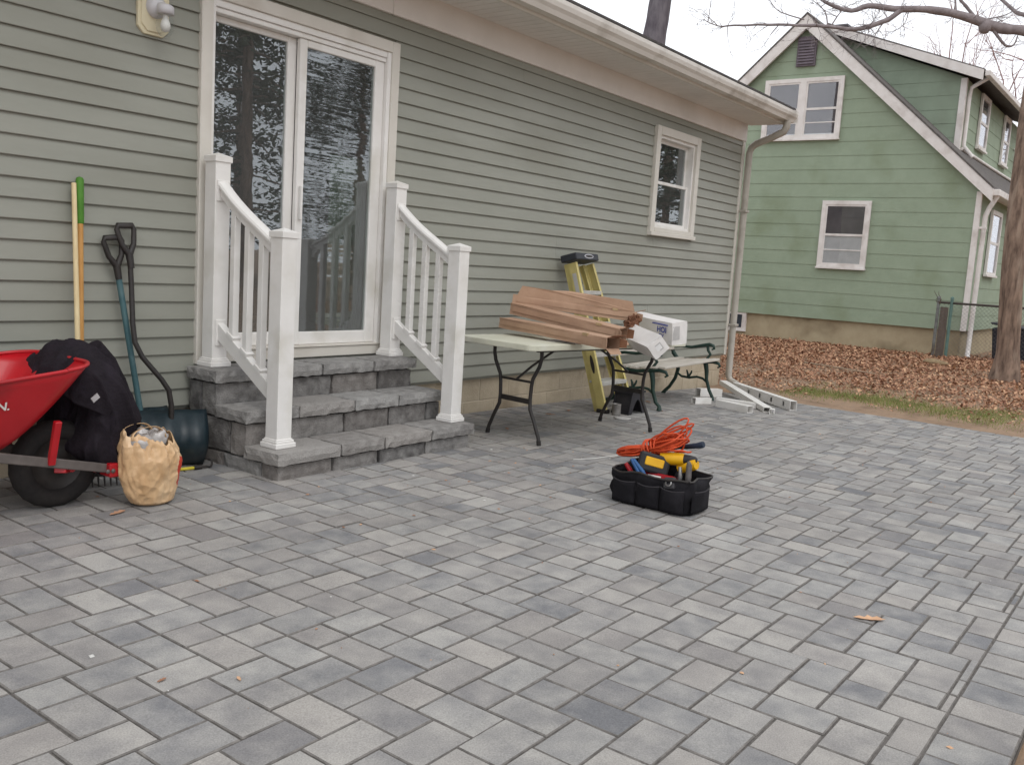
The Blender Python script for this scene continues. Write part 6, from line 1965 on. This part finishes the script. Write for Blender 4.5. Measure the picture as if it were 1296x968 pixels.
# trees across the back yard, mirrored in the glass door
def yard_trees():
    rng = random.Random(17)
    lab = 'tall dark evergreen across the back yard, mirrored in the glass door'
    protos = []
    for v in range(3):
        h = (13, 15, 12)[v]
        root = thing('evergreen_tree', (0, 0, 0), lab, 'tree', 'evergreens mirrored in the glass door')
        mb = MB(); mb.tube([(0, 0, -0.3), (0.1, 0, h * 0.4), (0, 0.1, h)], [0.17, 0.13, 0.03], 8)
        mb.build('trunk', M_bark, root)
        mb = MB()
        bm_ = MB()
        for k in range(70):
            z = h * (0.12 + 0.86 * rng.random() ** 0.85)
            a = rng.uniform(0, 6.28)
            ln = (1 - z / h) * rng.uniform(1.8, 3.2) + 0.5
            p = Vector((0, 0, z)); d = Vector((math.cos(a), math.sin(a), rng.uniform(-0.25, 0.2)))
            bm_.tube([p, p + d * ln * 0.5, p + d * ln + Vector((0, 0, -0.15))], [0.035, 0.022, 0.006], 4, cap=False)
            for q in range(60):
                t = rng.uniform(0.2, 1.05)
                c = p + d * ln * t + Vector((rng.gauss(0, .22), rng.gauss(0, .22), rng.gauss(0, .16)))
                u = Vector((rng.uniform(-1, 1), rng.uniform(-1, 1), rng.uniform(-0.5, 0.5))).normalized()
                w = u.orthogonal().normalized()
                s = rng.uniform(0.06, 0.15)
                mb.add([c - u * s, c + w * s * 0.45, c + u * s, c - w * s * 0.45], [(0, 1, 2, 3)])
        bm_.build('branches', M_bark, root)
        mb.build('crown', M_needle, root, recalc=False)
        protos.append(root)
    spots = [(14.5, -20.0), (18.0, -19.0), (22.0, -18.5), (28.8, -19.5), (12.0, -24.0), (16.5, -24.5), (20.5, -23.0), (25.2, -25.5), (30.0, -22.0), (10.0, -20.5), (33.0, -26.0), (22.5, -29.0), (17.5, -30.0), (12.5, -29.5), (36.0, -21.5), (8.0, -26.0), (38.0, -29.0), (25.5, -34.0), (19.5, -35.5), (6.0, -21.0), (36.0, -13.5), (41.0, -17.0), (46.0, -14.5), (43.0, -21.5), (51.0, -19.0), (55.0, -24.0)]
    for i, (x, y) in enumerate(spots):
        src = protos[i % 3]
        if i < 3: o = src
        else:
            o = src.copy(); COL.objects.link(o)
            for ch in src.children:
                c = ch.copy(); COL.objects.link(c); c.parent = o
        o.location = (x, y, -0.35); o.rotation_euler = (0, 0, rng.uniform(0, 6.28)); s = rng.uniform(0.85, 1.2); o.scale = (s, s, s)
yard_trees()

# ------------------------------------------------------------------ leaf litter, grass, leaves on the patio
def litter():
    rng = random.Random(44)
    mats = [mat('dead_leaf_a', S(180, 138, 110), S(166, 124, 98), scale=20, rough=0.9), mat('dead_leaf_b', S(154, 114, 90), S(140, 102, 80), scale=20, rough=0.9), mat('dead_leaf_c', S(206, 166, 132), S(192, 152, 120), scale=20, rough=0.9), mat('dead_leaf_d', S(128, 88, 66), S(112, 76, 58), scale=20, rough=0.9)]
    mb = MB()
    n = 0
    while n < 80000:
        x = 10.6 + 8.4 * rng.random() ** 0.9 if rng.random() < 0.8 else rng.uniform(11, 27)
        y = rng.uniform(-7.5, 5.5)
        if x > 18.4 and y > -1.35: continue
        edge = 11.3 + 0.9 * nz((y * 0.8, 0, 1), 1.0) - 0.35 * (y + 1) * (y > -1)
        dens = min(1, max(0.07, (x - edge) / 1.1))
        if y > -0.9 and x > 10.95: dens = max(dens, 0.55)
        if rng.random() > dens: continue
        n += 1
        z = yard(x, y) + 0.004 + rng.random() * 0.014
        a = rng.uniform(0, 6.28)
        s = rng.uniform(0.010, 0.030) * (1 + 0.03 * (x - 11))
        tx, ty = rng.gauss(0, 0.4), rng.gauss(0, 0.4)
        if nz((x * 1.1, y * 1.1, 2), 1.0) < -0.25 and rng.random() < 0.55: n -= 1; continue
        u = Vector((math.cos(a), math.sin(a), tx)) * s
        w = Vector((-math.sin(a), math.cos(a), ty)) * s * rng.uniform(0.4, 0.7)
        c = Vector((x, y, z + abs(tx) * s * 0.7))
        mb.cur = rng.choices((0, 1, 2, 3), (5, 3, 2.2, 1.6))[0]
        mb.add([c - u, c + w, c + u, c - w + Vector((0, 0, 0.3 * s))], [(0, 1, 2), (0, 2, 3)])
    o = mb.build('leaf_litter', mats, None, recalc=False)
    tag(o, 'brown fallen leaves covering the yard between the patio and the green house', 'leaves', kind='stuff')
    # thin grass along the patio edge
    mb = MB(); n = 0
    gm = [mat('grass_green', S(128, 142, 74), S(112, 128, 66), scale=3, rough=0.8), mat('grass_dry', S(172, 156, 112), S(156, 140, 100), scale=3, rough=0.8)]
    tries = 0
    while n < 17000 and tries < 400000:
        tries += 1
        x = rng.uniform(10.5, 12.9); y = rng.uniform(-6.5, -0.75)
        cen = 11.45 + 0.15 * nz((y * 0.7, 2, 0), 1.0)
        d = math.exp(-((x - cen) / 0.55) ** 2)
        pat = 0.5 + 1.2 * nz((x * 1.3, y * 0.9, 5), 1.0)
        d *= min(1, max(0.0, pat)) * (1.0 if y > -3.2 else 0.55)
        if rng.random() > d: continue
        n += 1
        z = yard(x, y) - 0.004
        a = rng.uniform(0, 6.28); h = rng.uniform(0.015, 0.04); w = 0.003
        ln = Vector((rng.gauss(0, 0.35), rng.gauss(0, 0.35), 1)) * h
        b = Vector((x, y, z)); s = Vector((math.cos(a), math.sin(a), 0)) * w
        mb.cur = 0 if rng.random() < 0.62 else 1
        mb.add([b - s, b + s, b + ln], [(0, 1, 2)])
    o = mb.build('grass', gm, None, recalc=False)
    tag(o, 'thin patchy grass growing along the far edge of the patio', 'grass', kind='stuff')
    # single leaves on the pavers
    def leaf(x, y, s, a, label, m, curl=0.25):
        mb = MB(); g = gh(x, y) if x < 10.2 else yard(x, y)
        out = [(-1, 0), (-0.55, 0.26), (-0.25, 0.18), (0.0, 0.42), (0.25, 0.22), (0.55, 0.34), (0.8, 0.1), (1.0, 0.02)]
        poly = out + [(px, -py * 0.9) for px, py in reversed(out[1:-1])]
        mid = len(poly)
        vs = []
        for (px, py) in poly + [(0.1, 0)]:
            zz = 0.004 + curl * s * (abs(py) * 1.2 + 0.3 * px * px)
            vs.append((x + s * (px * math.cos(a) - py * math.sin(a)), y + s * (px * math.sin(a) + py * math.cos(a)), g + zz))
        mb.add(vs, [(i, (i + 1) % mid, mid) for i in range(mid)], False)
        o = mb.build('fallen_leaf', m, None, origin=(x, y, g), solid=0.0008)
        tag(o, label, 'leaf', 'single leaves on the pavers')
    leaf(3.60, -3.865, 0.062, 0.9 - 1.9, 'large tan leaf alone on the pavers at the lower right', mats[2])
    leaf(2.235, -0.895, 0.05, 0.3, 'brown leaf on the pavers in front of the tan plastic bag', mats[0])
    leaf(1.46, -2.47, 0.018, 0.2, 'small dark leaf scrap on the pavers at the lower left', mats[1])
    leaf(1.62, -2.615, 0.016, 1.2, 'small tan leaf scrap on the pavers at the lower left', mats[2])
    leaf(5.55, -0.62, 0.04, 0.8, 'reddish brown leaf on the pavers by the back left table leg', mats[1])
    leaf(6.45, -0.40, 0.05, 2.1, 'reddish brown leaf on the pavers under the middle of the table', mats[0])
    leaf(6.8, -0.36, 0.045, 0.4, 'brown leaf on the pavers beside the left foot of the ladder', mats[1])
    leaf(8.15, -0.42, 0.05, 1.0, 'brown leaf on the pavers under the bench', mats[0])
    # chips, crumbs and leaf scraps strewn over the pavers
    mb = MB()
    for k in range(420):
        x, y = rng.uniform(0.6, 10.1), rng.uniform(-4.4, -0.1)
        if 3.1 < x < 4.85 and y > -0.92: continue
        if rng.random() < 0.35: x, y = rng.gauss(5.2, 1.2), rng.gauss(-1.5, 0.5)
        if y > -0.1 or x > 10.1 or (3.1 < x < 4.85 and y > -0.92): continue
        s_ = rng.choice((0.003, 0.004, 0.005, 0.008, 0.012)); a = rng.uniform(0, 6.28)
        c = Vector((x, y, gh(x, y) + 0.003))
        u = Vector((math.cos(a), math.sin(a), rng.uniform(-.2, .2))) * s_; w = Vector((-math.sin(a), math.cos(a), rng.uniform(-.2, .2))) * s_ * rng.uniform(0.3, 0.8)
        mb.cur = rng.choices((0, 1, 2, 3), (2, 2, 2, 3))[0]
        mb.add([c - u, c - w, c + u, c + w, c + Vector((0, 0, s_ * 0.4))], [(0, 1, 4), (1, 2, 4), (2, 3, 4), (3, 0, 4)])
    o = mb.build('debris', mats[:3] + [mat('white_chips', S(205, 203, 198), rough=0.8)], None, recalc=False)
    tag(o, 'tiny chips and leaf scraps strewn over the pavers', 'debris', kind='stuff')
    # stick and stone in the litter
    mb = MB(); mb.tube([(14.3, 0.15, yard(14, 0) + 0.03), (14.0, -0.45, yard(14, 0) + 0.035), (13.75, -1.1, yard(14, -1) + 0.03)], [0.012, 0.011, 0.008], 6)
    o = mb.build('dead_stick', mat('pale_stick', S(176, 156, 134), rough=0.9), None, origin=(14, -0.45, yard(14, 0)))
    tag(o, 'pale dead stick lying on the leaves in the yard', 'stick')
    mb = MB(); nn = 12; vs = []
    c = Vector((16.6, -1.28, yard(16.6, -1.2)))
    for i in range(nn + 1):
        for k in range(nn):
            th = math.pi * i / nn; a = 2 * math.pi * k / nn
            d = Vector((math.sin(th) * math.cos(a) * 0.16, math.sin(th) * math.sin(a) * 0.22, math.cos(th) * 0.09))
            vs.append(c + d * (1 + 0.3 * nz(d, 9)))
    mb.add(vs, [(i * nn + k, (i + 1) * nn + k, (i + 1) * nn + (k + 1) % nn, i * nn + (k + 1) % nn) for i in range(nn) for k in range(nn)], True)
    o = mb.build('stone', mat('mossy_stone', S(150, 130, 100), S(128, 108, 84), scale=14, rough=0.95, bump=0.5), None, origin=tuple(c))
    tag(o, 'low rounded stone in the leaves in front of the fence post', 'stone')
litter()
